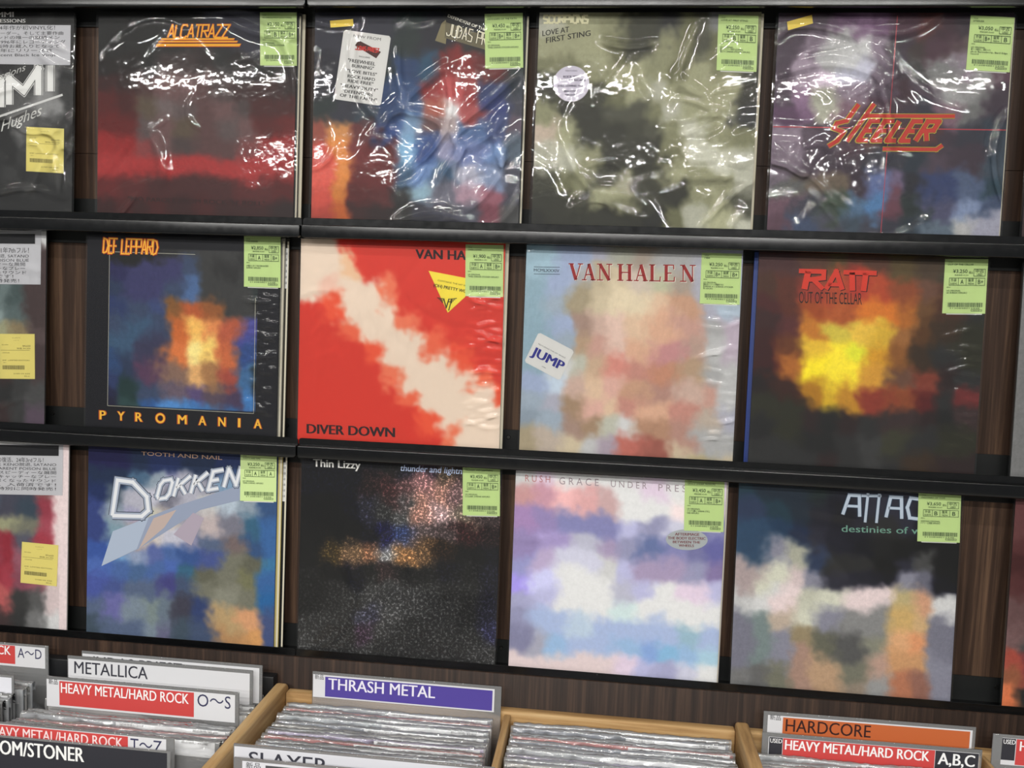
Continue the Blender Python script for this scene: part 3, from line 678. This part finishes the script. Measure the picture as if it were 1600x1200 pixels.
# --- VAN HALEN MCMLXXXIV : serif capitals with thick and thin strokes
SERIF = {'V': ([((.18, 1), (.5, 0))], [((.82, 1), (.5, 0)), ((0, .985), (.36, .985)), ((.64, .985), (1, .985))]),
         'A': ([((.5, 1), (.82, 0))], [((.5, 1), (.18, 0)), ((.28, .33), (.7, .33)), ((0, .015), (.34, .015)), ((.64, .015), (1, .015))]),
         'N': ([((.2, 1), (.8, 0))], [((.2, 1), (.2, 0)), ((.8, 1), (.8, 0)), ((0, .985), (.25, .985)), ((.62, .985), (1, .985)), ((0, .015), (.4, .015))]),
         'H': ([((.2, 1), (.2, 0)), ((.8, 1), (.8, 0))], [((.2, .5), (.8, .5)), ((0, .985), (.4, .985)), ((.6, .985), (1, .985)), ((0, .015), (.4, .015)), ((.6, .015), (1, .015))]),
         'L': ([((.25, 1), (.25, 0))], [((0, .985), (.5, .985)), ((0, .015), (.95, .015)), ((.93, 0), (.97, .28))]),
         'E': ([((.25, 1), (.25, 0))], [((0, .985), (.9, .985)), ((.88, 1), (.9, .74)), ((.25, .5), (.7, .5)), ((0, .015), (.95, .015)), ((.93, 0), (.97, .28))])}
def f(a):
    A = (64.2, 265.4, 186.0, 2.5, -1.0, 23.9)
    spots = [('V', 0, .115), ('A', .105, .215), ('N', .225, .345), ('H', .385, .505), ('A', .515, .625), ('L', .635, .725), ('E', .745, .835), ('N', .875, .995)]
    for d, m, dx, dy in ((.2, ink('efe6da'), .9, -.9), (.32, ink('9c2626'), 0, 0)):
        for ch, x0, x1 in spots:
            B = sub(A, x0, x1, 0, 1); th, tn = SERIF[ch]
            for q, w_ in ((th, 4.6), (tn, 1.6)):
                for seg in q:
                    a.ribbon([(apply_aff(B, *p)[0] + dx, apply_aff(B, *p)[1] + dy) for p in seg], w_, d, m)
lettering(6, 'band_lettering', f, 'dark red serif band name with white shadow')
def f(a):
    a.text('MCMLXXXIV', (12.1, 276.2, 37.8, -0.2, -0.2, 4.3), .2, ink('3a4252'), .01)
    a.quad((11.8, 282.6, 38.7, 0.5, 0, .7), .2, ink('3a4252')); a.quad((12.2, 272.2, 38.7, 0.5, 0, .7), .2, ink('3a4252'))
lettering(6, 'title_lettering', f)
A = (2.8, 141.4, 54.0, -25.8, 20.1, 44.9); pts = [apply_aff(A, *p) for p in ((.05, 0), (.95, 0), (1, .05), (1, .95), (.95, 1), (.05, 1), (0, .95), (0, .05))]
st = sticker(recs[6], 'song_sticker', pts, .5, WHITE, [('FEATURING THE HIT SINGLE', sub(A, .12, .88, .665, .70), '40404a', 0), ('JUMP', sub(A, .07, .93, .29, .57), '2a2c8c', .05), ('23985', sub(A, .44, .56, .12, .145), '40404a', 0)])
st['label'] = 'tilted white sticker reading JUMP'
# --- RATT
def f(a):
    for w_, d, m, dx in ((7.2, .2, ink('2a1210'), 1.0), (6.6, .3, ink('d8402c'), 0)):
        T = lambda P: [(x + dx, y - dx) for x, y in P]
        a.ribbon(T([(57, 289), (92, 289), (92, 280), (72, 277)]), w_, d, m); a.ribbon(T([(70, 289), (66, 263)]), w_ * 1.3, d, m)
        a.ribbon(T([(78, 277), (92, 264)]), w_, d, m)
        a.ribbon(T([(96, 264), (109, 290), (119, 264)]), w_, d, m); a.ribbon(T([(99, 271), (118, 271)]), w_ * .8, d, m)
        a.ribbon(T([(119, 289), (165, 289)]), w_, d, m); a.ribbon(T([(131, 289), (133, 263)]), w_ * 1.2, d, m); a.ribbon(T([(150, 289), (148, 263)]), w_ * 1.2, d, m)
lettering(7, 'band_lettering', f, 'broad red band name')
lettering(7, 'title_lettering', lambda a: a.text('OUT OF THE CELLAR', (59.7, 243.1, 87.4, 0.6, -0.9, 16.7), .25, ink('2a1a12'), .0))
# --- DOKKEN
def f(a):
    si, hi, sh = ink('9aa3b4'), ink('d8dade'), ink('3a4150')
    a.poly([(24.7, 116.6), (43.1, 174.6), (150, 222), (255.5, 261.4), (256, 238), (190, 218), (88, 149)], .2, ink('8d97ad'))
    a.poly([(88, 149), (112, 200), (150, 216), (130, 186)], .24, ink('b5a39c'))
    a.poly([(24.7, 116.6), (43.1, 174.6), (104, 201), (84, 148)], .24, ink('a3afc2'))
    a.poly([(146, 176), (178, 213), (196, 205), (176, 160)], .26, ink('a59aa8'))
    for w_, d, m in ((10.5, .3, sh), (8.6, .4, si), (4.2, .5, hi)):
        a.ribbon([(42, 200), (50, 258), (76, 256), (100, 234), (103, 212), (92, 202), (42, 200)], w_ * 1.3, d, m)
        a.strokes('OKKEN', (116.0, 230.4, 132.0, 31.0, 8.0, 30.0), w_, d, m, gap=.42)
lettering(8, 'band_lettering', f, 'silver metallic band name with a faceted wedge under it')
lettering(8, 'title_lettering', lambda a: a.text('TOOTH AND NAIL', (89.5, 300.4, 134.7, -0.3, -0.1, 6.0), .2, ink('b9957e'), .01))
# --- THIN LIZZY
lettering(9, 'band_lettering', lambda a: a.text('Thin Lizzy', (18.9, 298.0, 75.3, 0.2, -0.3, 12.1), .2, ink('f0eeea'), .03))
lettering(9, 'title_lettering', lambda a: a.text('thunder and lightning', (157.2, 298.4, 111.9, -0.2, 1.2, 9.6), .2, ink('c4d2f0'), .02, shear=.0))
# --- RUSH
def f(a):
    a.text('R U S H', (14.8, 294.1, 38.0, 0, -0.4, 10.2), .2, ink('c08484'), -.008)
lettering(10, 'band_lettering', f)
def f(a):
    for s_, A in (('G R A C E', (66.7, 292.6, 59.3, 0.6, -0.4, 10.8)), ('U N D E R', (144.5, 293.0, 53.5, -0.3, -0.4, 9.8)), ('P R E S S U R E', (215.2, 290.9, 90, 0.7, -0.5, 10.4))):
        a.text(s_, A, .2, ink('a89aa0'), -.008)
lettering(10, 'title_lettering', f)
A = (230.4, 202.8, 61.4, 2.7, -1.5, 31.3); R3 = lambda x0, x1, y0, y1: sub(A, x0, x1, 1 - y1, 1 - y0)
st = sticker(recs[10], 'oval_sticker', circle_pts(A), .45, mat('sticker_grey', 'b4babb', .45, .4), [
    ('AFTERIMAGE', R3(.22, .80, .17, .30), '7c3338', .03), ('THE BODY ELECTRIC', R3(.05, .95, .36, .49), '7c3338', .03), ('BETWEEN THE', R3(.17, .82, .55, .67), '7c3338', .03), ('WHEELS', R3(.31, .67, .72, .84), '7c3338', .03)])
st['label'] = 'grey oval song sticker'
# --- ATTACKER
def f(a):
    for w_, d, m in ((6.5, .2, ink('30475e')), (4.6, .3, ink('c8d4e2'))):
        a.ribbon([(150, 271), (158, 300), (172, 300), (174, 269)], w_, d, m); a.ribbon([(155, 284), (174, 284)], w_ * .8, d, m)
        a.ribbon([(175, 300), (203, 301)], w_ * .8, d, m); a.ribbon([(184, 304), (182, 261)], w_ * .8, d, m); a.ribbon([(200, 304), (198, 261)], w_ * .8, d, m)
        a.ribbon([(211, 270), (216, 300), (231, 300), (233, 269)], w_, d, m); a.ribbon([(214, 284), (232, 284)], w_ * .8, d, m)
        a.ribbon([(255, 299), (244, 300), (240, 286), (244, 271), (256, 270)], w_, d, m)
lettering(11, 'band_lettering', f, 'pale steel-blue blackletter band name')
lettering(11, 'title_lettering', lambda a: a.text('destinies of war', (149.7, 245.3, 129.6, 3.2, -0.5, 10.1), .2, ink('79a896'), .01))
# --- left-hand column
def f(a):
    a.text('IOMMI', (168.0, 307.8, 47.0, 0.6, -0.1, 7.5), .2, ink('e6e6e4'), .04); a.text('THE 1996 DEP SESSIONS', (112.0, 299.5, 123, 0.1, 0, 5.5), .2, ink('dcdcda'), .03)
lettering(12, 'title_lettering', f)
def f(a):
    A = (70, 131.0, 214, 66.0, -0.4, 40)
    for w_, d, m in ((15, .2, ink('d8d8d6')), (12.6, .26, ink('4a4a4a')), (10.5, .32, ink('e9e9e7'))):
        a.strokes('IOMMI', A, w_, d, m, gap=.35)
    for k in range(2):
        a.ribbon([(60, 112 + 88 * k), (298, 190 + 86 * k)], 3.4, .35, ink('dededc'))
lettering(12, 'band_lettering', f, 'huge slanted white band name with grey outline')
def f(a):
    a.text('Hughes', (196, 132, 66, 26, 4, 19), .4, ink('dcdcd8'), -.005); a.text('sessions', (178, 206, 56.9, 20.5, 3, 12), .4, ink('c8c8c4'), -.005)
lettering(12, 'script_lettering', f)
def text_card(i, A, lines, bar=None):
    a = Acc(); a.quad(A, .5, mat('text_card_white', 'c6c6ca', .55, .3)); c = a.build('text_card', recs[i]); c['label'] = 'white printed text card'
    b = Acc(); 
    if bar: b.quad(bar, .58, ink('1f1f22'))
    for s_, B in lines: b.text(s_, B, .6, ink('26262a'), .008)
    b.build('card_lettering', c)
jl = ['ex-BLACK SABBATHのギタリスト兼リーダー。そして主要作曲', '家として30年以上活躍しているバンドの唯一の継続メン', 'バーTony IommiがソロF作品として1996年にレコーディング', 'がGlenn Hughes全曲参加されるも当時お蔵入りとなって', 'いたが、数年の時を経て2004年にリリースさ', 'れた作品をレコード化。Translucent Black Ice Vinyl']
text_card(12, (1.0, 237.2, 309.0, -2.0, 0, 60.5), [('Glenn Hughesも参加した2004年作が初VINYL化！', (60, 288.0, 224.3, 1.2, 0, 5.2))] +
          [(l, (30, 280.0 - 6.6 * k, (268, 262, 272, 262, 250, 255)[k], 1.4, 0, 4.2)) for k, l in enumerate(jl)])
j2 = ['名古屋のメロディックデス KENO脱退, SATANO', '加入後初となる TRANSPARENT POISON BLUE', '盤。これまで合わせたスピーディーな展開', 'に加え、リフメインのキャッチーなプレー', 'はもちろん、よりも深くなったサウンド', 'で聴かせている。入荷済です！', '国内盤未発売盤を特別に同時発売！']
text_card(13, (6.7, 223.0, 299.9, 7.7, 0, 85.0), [('新進気鋭の激烈DEATH、待望の1年7thフル！', (100, 275.0, 186, 5.4, 0, 7.0))] +
          [(l, (90, 267.5 - 6.6 * k, (196, 196, 190, 190, 192, 170, 180)[k], 5.2, 0, 4.4)) for k, l in enumerate(j2)], (6.7, 288.0, 289.7, 6.5, 0, 15.5))
text_card(14, (6.0, 215.0, 299.5, 12.6, 0, 82.0), [('血塗られた帝王達が待望の復活、24年3rdフル！', (100, 272.5, 172, 7.5, 0, 6.2))] +
          [(l, (80, 264.5 - 6.6 * k, 214, 10.4, 0, 4.2)) for k, l in enumerate(j2)], (6.0, 279.5, 292, 12.0, 0, 17.0))

# --- records standing behind the front ones (their edges show)
def back_record(i, k, dx, col, label, top=None):
    row = (0, 0, 0, 0, 1, 1, 1, 1, 2, 2, 2, 2, 0, 1, 2)[i]
    t = empty('vinyl_record', sleeve_matrix(XS[i] + dx, row, TH[i] * .5, dy=0.0045 + 0.0052 * k, dz=-0.0002), label, 'record', 'records tucked behind the front ones')
    jacket(t, col, 0.003)
    a = Acc(); a.quad((311.5, 4, 2.6, 0, 0, 306), .1, M_CARDB); a.build('spine_edge', t)
    if top:
        a = Acc(); a.quad((296, 238, 17, 0, 0, 62), .3, WHITE); o = a.build('text_card', t); o['label'] = 'white text slip at the right edge'
        b = Acc()
        for q in range(6): b.text('メタル盤', (304, 290 - 9 * q, 8, 0, 0, 3), .4, ink('333333'), 0)
        b.build('card_lettering', o)
    return t
for args in [(0, 0, .0045, '3a3a3e', 'dark record jacket edge just right of the ALCATRAZZ record'), (0, 1, .0085, 'cbc3ad', 'cream record jacket edge furthest right behind the ALCATRAZZ record'),
             (1, 0, .005, '24262a', 'black record jacket tucked behind the Judas Priest record'),
             (2, 0, .004, 'c9c2a4', 'cream record jacket tucked behind the SCORPIONS record'),
             (3, 0, .004, '30303a', 'dark record jacket tucked behind the STEELER record'),
             (4, 0, .005, '8d8a80', 'grey record jacket just right of the PYROMANIA record'), (4, 1, .010, '3c3a34', 'brownish record jacket with white slip behind the PYROMANIA record', True),
             (5, 0, .004, 'b9b3a2', 'beige record jacket tucked behind the DIVER DOWN record'),
             (7, 0, -.006, '2e3f7a', 'blue record jacket showing left of the RATT record'),
             (8, 0, .006, 'c8b878', 'yellowish record jacket edge behind the DOKKEN record'), (8, 1, .0125, '1a1c1d', 'black record jacket with white slip right of the DOKKEN record', True),
             (9, 0, -.002, '4a4a44', 'grey record jacket tucked behind the Thin Lizzy record'),
             (10, 0, .003, 'a9a4a6', 'pale grey record jacket tucked behind the RUSH record')]:
    back_record(*args)
# right-hand column, cut by the frame
RC = [(0, .7165, '3a3238', ["433 433 444 534 434 333 343 434 333 333"] * 10, 'vinyl record in dark plastic cut off at the right edge, first row'),
      (1, .7290, '6a6c6a', ["888 777 666 555 444 555 444 555 555 444"] * 10, 'vinyl record in grey plastic cut off at the right edge, second row'),
      (2, .7450, '3a2420', ["744 433 433 644 433 333 433 433 333 333", "744 522 433 433 644 433 333 433 433 333", "633 633 333 333 433 333 333 333 333 333", "522 633 444 333 444 333 333 433 333 333", "633 644 444 555 444 333 333 433 333 333", "755 444 444 444 333 333 333 433 333 333", "866 555 444 333 633 333 333 433 333 333", "b54 944 844 644 433 333 333 433 333 333", "a64 a54 855 744 433 333 333 433 333 333", "e85 333 333 333 433 333 333 433 333 333"], 'vinyl record with dark red and orange cover cut off at the right edge, third row')]
for q, (row, X, jc, art, lab) in enumerate(RC):
    t = empty('vinyl_record', sleeve_matrix(X, row, .003), lab, 'record', 'face-out records on the wall rails')
    jacket(t, jc); cover_print(art, t, 40 + q, .05, .2)
    link('plastic_sleeve', film_mesh(300 + q, 12, 6, .002, zones=None, N=80), F_FLAT, t)

# ------------------------------------------------------------------ record bins below
def crate_side(x0, x1, ztop, parent, name='side_board', r=0.016, y1=-0.0135):
    pts = []
    y0, z0 = -0.46, -1.075
    pts = [(y0, z0), (y1, z0)]
    for k in range(7):
        a = math.radians(90 * k / 6); pts.append((y1 - r + r * math.cos(a), ztop - r + r * math.sin(a)))
    for k in range(7):
        a = math.radians(90 + 90 * k / 6); pts.append((y0 + r + r * math.cos(a), ztop - r + r * math.sin(a)))
    me = prism(pts, 'x', x0, x1, 0.0035, 3)
    for p in me.polygons: p.use_smooth = True
    try: me.set_sharp_from_angle(angle=math.radians(40))
    except Exception: pass
    return link(name, me, M_OAKY, parent)
crate = empty('record_crate', Matrix.Identity(4), 'long worn oak record crate with rounded side boards under the right-hand rails', 'crate')
crate_side(-0.3370, -0.3200, -0.7190, crate)
crate_side(0.3660, 0.3840, -0.7190, crate)
crate_side(1.0900, 1.1080, -0.7190, crate)
link('back_rail', box_me(-0.3195, 0.3655, -0.0310, -0.0135, -0.780, -0.7310, .0022, 2), M_OAKX, crate)
link('back_rail', box_me(0.3845, 1.0895, -0.0310, -0.0135, -0.780, -0.7310, .0022, 2), M_OAKX, crate)
link('back_board', box_me(-0.3195, 1.0895, -0.0255, -0.0135, -1.075, -0.7805), M_OAKX, crate)
link('front_board', box_me(-0.3195, 1.0895, -0.46, -0.445, -1.075, -0.80, .002, 2), M_OAKX, crate)
link('bottom_board', box_me(-0.3195, 1.0895, -0.4445, -0.0260, -1.075, -1.063), M_OAKX, crate)
for x in (0.0235, 0.7080):
    link('divider_board', box_me(x, x + (.0095 if x < .5 else .0055), -0.4440, -0.0315, -1.0625, -0.7345, .0015, 2), M_OAKY, crate)

M_TRAY = mat('black_tray', '17181a', .4, .5)
tray = empty('record_tray', Matrix.Identity(4), 'black record tray under the left-hand rails, filled with white-labelled records', 'tray')
link('back_rim', box_me(-1.35, -0.3395, -0.0300, -0.0125, -0.7600, -0.7090, .001, 2), M_TRAY, tray)
link('back_board', box_me(-1.35, -0.3395, -0.0200, -0.0125, -1.075, -0.7605), M_TRAY, tray)
link('side_wall', box_me(-0.3460, -0.3395, -0.46, -0.0305, -1.075, -0.80), M_TRAY, tray)
link('side_wall', box_me(-0.6860, -0.6820, -0.46, -0.0305, -1.075, -0.875), M_TRAY, tray)
link('front_board', box_me(-1.35, -0.3465, -0.468, -0.4605, -1.075, -0.85), M_TRAY, tray)
link('bottom_board', box_me(-1.35, -0.3465, -0.46, -0.0305, -1.075, -1.068), M_TRAY, tray)
stand = empty('bin_stand', Matrix.Identity(4), 'dark wooden plinth carrying the record crate and tray', 'plinth')
link('plinth_body', box_me(-1.4, 1.4, -0.45, -0.0125, -1.60, -1.0955), M_FASCIA, stand)
link('plinth_top', box_me(-1.42, 1.42, -0.48, -0.0125, -1.095, -1.0755, .003, 2), M_FASCIA, stand)
link('kick_board', box_me(-1.38, 1.38, -0.43, -0.02, FLOORZ, -1.6005), M_PLATE, stand)

# filed records
BW = 0.3130
def bin_film(seed):
    rg = np.random.RandomState(seed)
    N = 70; prof = []
    # profile: front sheet going up, over the top, a little down the back
    for k in range(10): prof.append((-0.0030, 0.312 - 0.075 + 0.075 * k / 9))
    prof += [(-0.0024, 0.3132), (-0.0008, 0.3146), (0.0016, 0.3152), (0.0038, 0.3148), (0.0047, 0.3120), (0.0048, 0.300)]
    ph = rg.uniform(0, 6, 6)
    V = []
    top = 0.0008 * np.sin(np.linspace(0, 9, N) + ph[0]) + 0.0004 * rg.normal(size=N)
    for j, (y, z) in enumerate(prof):
        near = min(1, max(0, (z - 0.280) / 0.03))
        for i in range(N):
            x = -0.003 + (BW + 0.006) * i / (N - 1)
            dy = (0.0002 + 0.0006 * near) * rg.normal() * (0.7) + (0.0003 + 0.0006 * near) * math.sin(x * 95 + ph[1] + j * .4) + 0.0004 * math.sin(x * 41 + ph[2])
            V.append((x, y + dy, z + top[i] * near))
    F = [(j * N + i, j * N + i + 1, (j + 1) * N + i + 1, (j + 1) * N + i) for j in range(len(prof) - 1) for i in range(N - 1)]
    me = mesh(V, F, 'plastic_sleeve', True); me.materials.append(F_BIN)
    return me
BF = [bin_film(500 + k) for k in range(7)]
JM = []
for k, c in enumerate(('a8acb0', '8c9197', '2b2c30', 'b24a48', 'bcbab4', '6c7484', 'ab9fc2', '25406e', 'c98f70', '9fa6ac')):
    me = box_me(0, BW, 0, 0.0034, 0, 0.3125, .0005, 1); me.materials.append(mat('filed_jacket_' + c, c, .5, .3)); JM.append(me)
def flat(AccObj, name):
    o = AccObj.build(name, None); me = o.data; bpy.data.objects.remove(o); return me
LBL = []; LTX = []
for k, (pr, x0) in enumerate((('3,855', .50), ('4,290', .42), ('3,960', .53), ('5,600', .46))):
    W = BW * 1000
    a = Acc(); a.quad((W * x0, 291, W * (.985 - x0), 0, 0, 21.9), 1.2, mat('filed_label', 'f6f7f9', .5, .3)); LBL.append(flat(a, 'price_label'))
    a = Acc(); a.text('NEW/新品レコード', (W * (x0 + .02), 308.9, 36, 0, 0, 3.0), 1.3, ink('2c2c30'), 0); a.text('税込価格: ¥' + pr, (W * .83, 308.9, 38, 0, 0, 3.0), 1.3, ink('2c2c30'), 0)
    LTX.append(flat(a, 'label_lettering'))
def filed(X0, y, ztop, lean, jm, fm, lb, label, group):
    mtx = Matrix.Translation((X0, y - math.sin(lean) * 0.3125, ztop - 0.3125 * math.cos(lean))) @ Matrix.Rotation(-lean, 4, 'X')
    t = empty('filed_record', mtx, label, 'record', group)
    for nm, me in (('jacket', JM[jm]), ('plastic_sleeve', BF[fm])):
        o = bpy.data.objects.new(nm, me); COL.objects.link(o); o.parent = t
    if lb is not None:
        o = bpy.data.objects.new('price_label', LBL[lb]); COL.objects.link(o); o.parent = t
        q = bpy.data.objects.new('label_lettering', LTX[lb]); COL.objects.link(q); q.parent = o
    return t
_t = 'twentieth twenty-first twenty-second twenty-third twenty-fourth twenty-fifth twenty-sixth twenty-seventh twenty-eighth twenty-ninth thirtieth'.split()
ORD = 'first second third fourth fifth sixth seventh eighth ninth tenth eleventh twelfth thirteenth fourteenth fifteenth sixteenth seventeenth eighteenth nineteenth'.split() + _t
def fill(X0, ys, zt, cols, label, group, seed):
    r = random.Random(seed)
    for k, y in enumerate(ys):
        filed(X0 + r.uniform(-.0015, .0015), y, zt + r.uniform(-.0035, .0015), 0.0, cols[k % len(cols)], r.randrange(7), r.randrange(4), label % ORD[k], group)
def ys(a, b, step):
    out = []; y = a
    while y > b: out.append(y); y -= step
    return out
fill(-.3110 + .0035, ys(-.046, -.265, .0124), -.7425, [9, 3, 1, 9, 5, 4, 1, 6, 3, 1, 5, 0, 4, 8, 0, 1], 'plastic-wrapped record filed below the THRASH METAL card, %s counting from the back rail', 'records filed below the THRASH METAL card', 1)
fill(.0405, ys(-.046, -.235, .0124), -.7425, [1, 5, 1, 3, 5, 1, 0, 6, 1, 4], 'plastic-wrapped record filed in the middle crate compartment, %s counting from the back rail', 'records filed in the middle crate compartment', 2)
fill(.3892, [y for y in ys(-.074, -.16, .0118)], -.7425, [0, 1, 4, 6, 1], 'plastic-wrapped record filed below the HARDCORE card, %s counting from the back rail', 'records filed below the HARDCORE card', 3)
fill(.7290, [y for y in ys(-.066, -.15, .0118)], -.7425, [6, 0, 7, 1], 'plastic-wrapped record filed at the far right edge, %s counting from the back rail', 'records filed at the right edge', 4)
fill(-.6690, [y for y in ys(-.0390, -.194, .0112) if all(abs(y - c) > .0065 for c in (-.048, -.060, -.110)) and not -.130 < y < -.110], -.7390, [0, 2, 4, 4, 0, 1, 3, 0, 2, 4, 1, 0, 2, 4, 7, 2], 'plastic-wrapped record filed around the METALLICA card, %s counting from the back rim', 'records filed around the METALLICA card', 5)
fill(-1.0180, [y for y in ys(-.052, -.26, .0108) if abs(y + .120) > .0070 and not -.075 < y < -.05 and not -.221 < y < -.186], -.7270, [0, 4, 0, 2, 0, 2, 4, 2, 1, 2], 'plastic-wrapped record filed below the A-D card, %s counting from the back rim', 'records filed below the A-D card', 6)

# ------------------------------------------------------------------ divider cards
def card(X0, y, ztop, W, label, items, ins=(.01, .985), insh=(4.5, 46), H=0.13, slope=0.0, white='dcdcdf'):
    mtx = Matrix.Translation((X0, y, ztop - H)) @ Matrix.Rotation(-slope, 4, 'Y')
    t = empty('divider_card', mtx, label, 'card', 'genre and artist divider cards')
    link('acrylic_holder', box_me(0, W, -0.0014, 0.0014, 0, H, .0004, 1), F_ACR, t)
    W1 = W * 1000; H1 = H * 1000
    def A(x0, x1, h0, h1): return (W1 * x0, H1 - h1, W1 * (x1 - x0), 0, 0, h1 - h0)
    a = Acc(); a.quad(A(ins[0], ins[1], insh[0], insh[1]), 1.7, mat('card_' + white, white, .45, .4)); o = a.build('printed_card', t)
    b = Acc(); c = Acc()
    for it in items:
        if it[0] == 'q': b.quad(A(*it[2:6]), 1.8, mat('card_' + it[1], it[1], .45, .4))
        else: c.text(it[1], A(*it[3:7]), 1.9, ink(it[2]), it[7] if len(it) > 7 else .025)
    if b.v: b.build('colour_band', o)
    c.build('card_lettering', o)
    return t
RED = 'cc4a48'
card(-.275, -.0350, -.6910, .293, 'clear divider card reading THRASH METAL on purple', [('q', '54469a', .07, .955, 6.5, 38), ('t', 'THRASH METAL', 'e9e6f2', .088, .655, 8.0, 26, .02), ('t', '新品', '26262a', .014, .062, 5, 11, 0)], ins=(.005, .965), insh=(4, 40))
card(-.6440, -.0480, -.6830, .2940, 'white divider card reading JUDAS PRIEST behind the METALLICA card', [('t', 'JUDAS PRIEST', '3a3a44', .056, .562, 6.5, 27, .01)], ins=(.005, .985), insh=(4, 60))
card(-.6600, -.0600, -.6870, .3000, 'white divider card reading METALLICA in the black tray', [('t', 'METALLICA', '3a3a44', .040, .440, 7.5, 27, .01)], ins=(.006, .985), insh=(4.5, 60))
card(-.6600, -.1100, -.6985, .3000, 'divider card reading HEAVY METAL/HARD ROCK and O to S on red and white', [('q', RED, .068, .772, 5.6, 43), ('t', 'HEAVY METAL/HARD ROCK', 'f4f2f2', .077, .745, 8.0, 23.5, .02), ('t', 'O～S', '3a3a5a', .79, .96, 6.5, 25.5, 0), ('t', '新品', '26262a', .011, .060, 4.5, 11, 0)], ins=(0.0, .982), insh=(4, 46))
card(-1.0060, -.0400, -.6840, .3000, 'divider card reading A to D, cut off by the left edge', [('q', RED, .068, .815, 3.5, 33.5), ('t', 'HEAVY METAL/HARD ROCK', 'f4f2f2', .077, .79, 4.5, 19, .02), ('t', 'A～D', '3a3a5a', .83, .965, 6, 22, 0)], ins=(0.0, .985), insh=(3, 37))
card(-1.0060, -.1200, -.6980, .3000, 'blank white divider card in front of the A to D card', [], ins=(0.0, .99), insh=(3, 46), white='dfdfe6')
card(-.7140, -.1970, -.7290, .3000, 'divider card reading T to Z half hidden behind the black STONER card', [('q', RED, .068, .778, 3.0, 30), ('t', 'HEAVY METAL/HARD ROCK', 'f4dede', .077, .753, 5.5, 20, .02), ('t', 'T～Z', '3a3a5a', .79, .943, 4.5, 23, 0)], ins=(0.0, .963), insh=(2, 40))
card(-.7120, -.2110, -.7405, .3000, 'black divider card reading DOOM/STONER in white', [('t', 'DOOM/STONER', 'f2f2f0', .06, .585, 5.5, 26, .035)], ins=(0.0, .985), insh=(2, 60), white='35353b')
card(-.2700, -.3300, -.6540, .3150, 'white divider card reading SLAYER at the bottom of the picture', [('t', 'SLAYER', '3a3a44', .062, .370, 7, 26, .01)], ins=(.004, .99), insh=(2.5, 70), white='d2d2d8')
card(-.2640, -.3420, -.6640, .3000, 'divider card with small new-stock mark standing in front of the SLAYER card', [('t', '新品', '26262a', .05, .11, 5, 11, 0), ('q', '4a4a4e', .13, .95, 6, 40)], ins=(.035, .985), insh=(3, 60), white='d2d2d8')
card(.4040, -.0350, -.6945, .2940, 'divider card reading HARDCORE on orange', [('q', 'c4673a', .093, .973, 6.6, 45), ('t', 'HARDCORE', '3a2220', .108, .512, 8.5, 27, .01), ('t', '新品', '26262a', .030, .082, 5, 11, 0)], ins=(.02, .984), insh=(4.6, 50), slope=.008)
card(.3985, -.0600, -.7145, .2990, 'divider card reading USED HEAVY METAL/HARD ROCK A,B,C on red and black', [('q', '35353b', .033, .095, 5.5, 60), ('t', 'USED', 'f2f2f2', .038, .092, 7, 13.5, .02), ('q', RED, .097, .79, 5.5, 60), ('t', 'HEAVY METAL/HARD ROCK', 'f4f2f2', .108, .765, 7.5, 22, .03), ('q', '35353b', .792, .985, 5.5, 60), ('t', 'A,B,C', 'f2f2f2', .806, .968, 8, 25, .03)], ins=(.03, .986), insh=(5, 61), slope=.006)
card(.7140, -.0500, -.6925, .3000, 'divider card reading USED and HEAVY METAL on red, cut off by the right edge', [('q', '35353b', .04, .100, 4.5, 36), ('t', 'USED', 'f2f2f2', .046, .098, 6, 12.5, .02), ('q', RED, .103, .80, 4.5, 42), ('t', 'HEAVY METAL/HARD ROCK', 'f4f2f2', .120, .78, 7, 21, .03)], ins=(.04, .985), insh=(4, 43))

# ------------------------------------------------------------------ ceiling lamps that light the shelves
M_TUBE = mat('lamp_housing', 'e8e8e6', .5)
for ry, y_ in (('nearest', -1.45), ('middle', -3.0), ('farthest', -4.6)):
    for k, x_ in enumerate((-1.75, -0.25, 1.25)):
        t = empty('ceiling_lamp', Matrix.Translation((x_, y_, 1.25)), 'white strip lamp housing on the ceiling, %s of the row %s the record wall' % (('left', 'centre', 'right')[k], {'nearest': 'nearest', 'middle': 'second from', 'farthest': 'farthest from'}[ry]), 'lamp', 'ceiling strip lamps')
        link('housing', box_me(-.64, .64, -.06, .06, -.045, 0), M_TUBE, t)
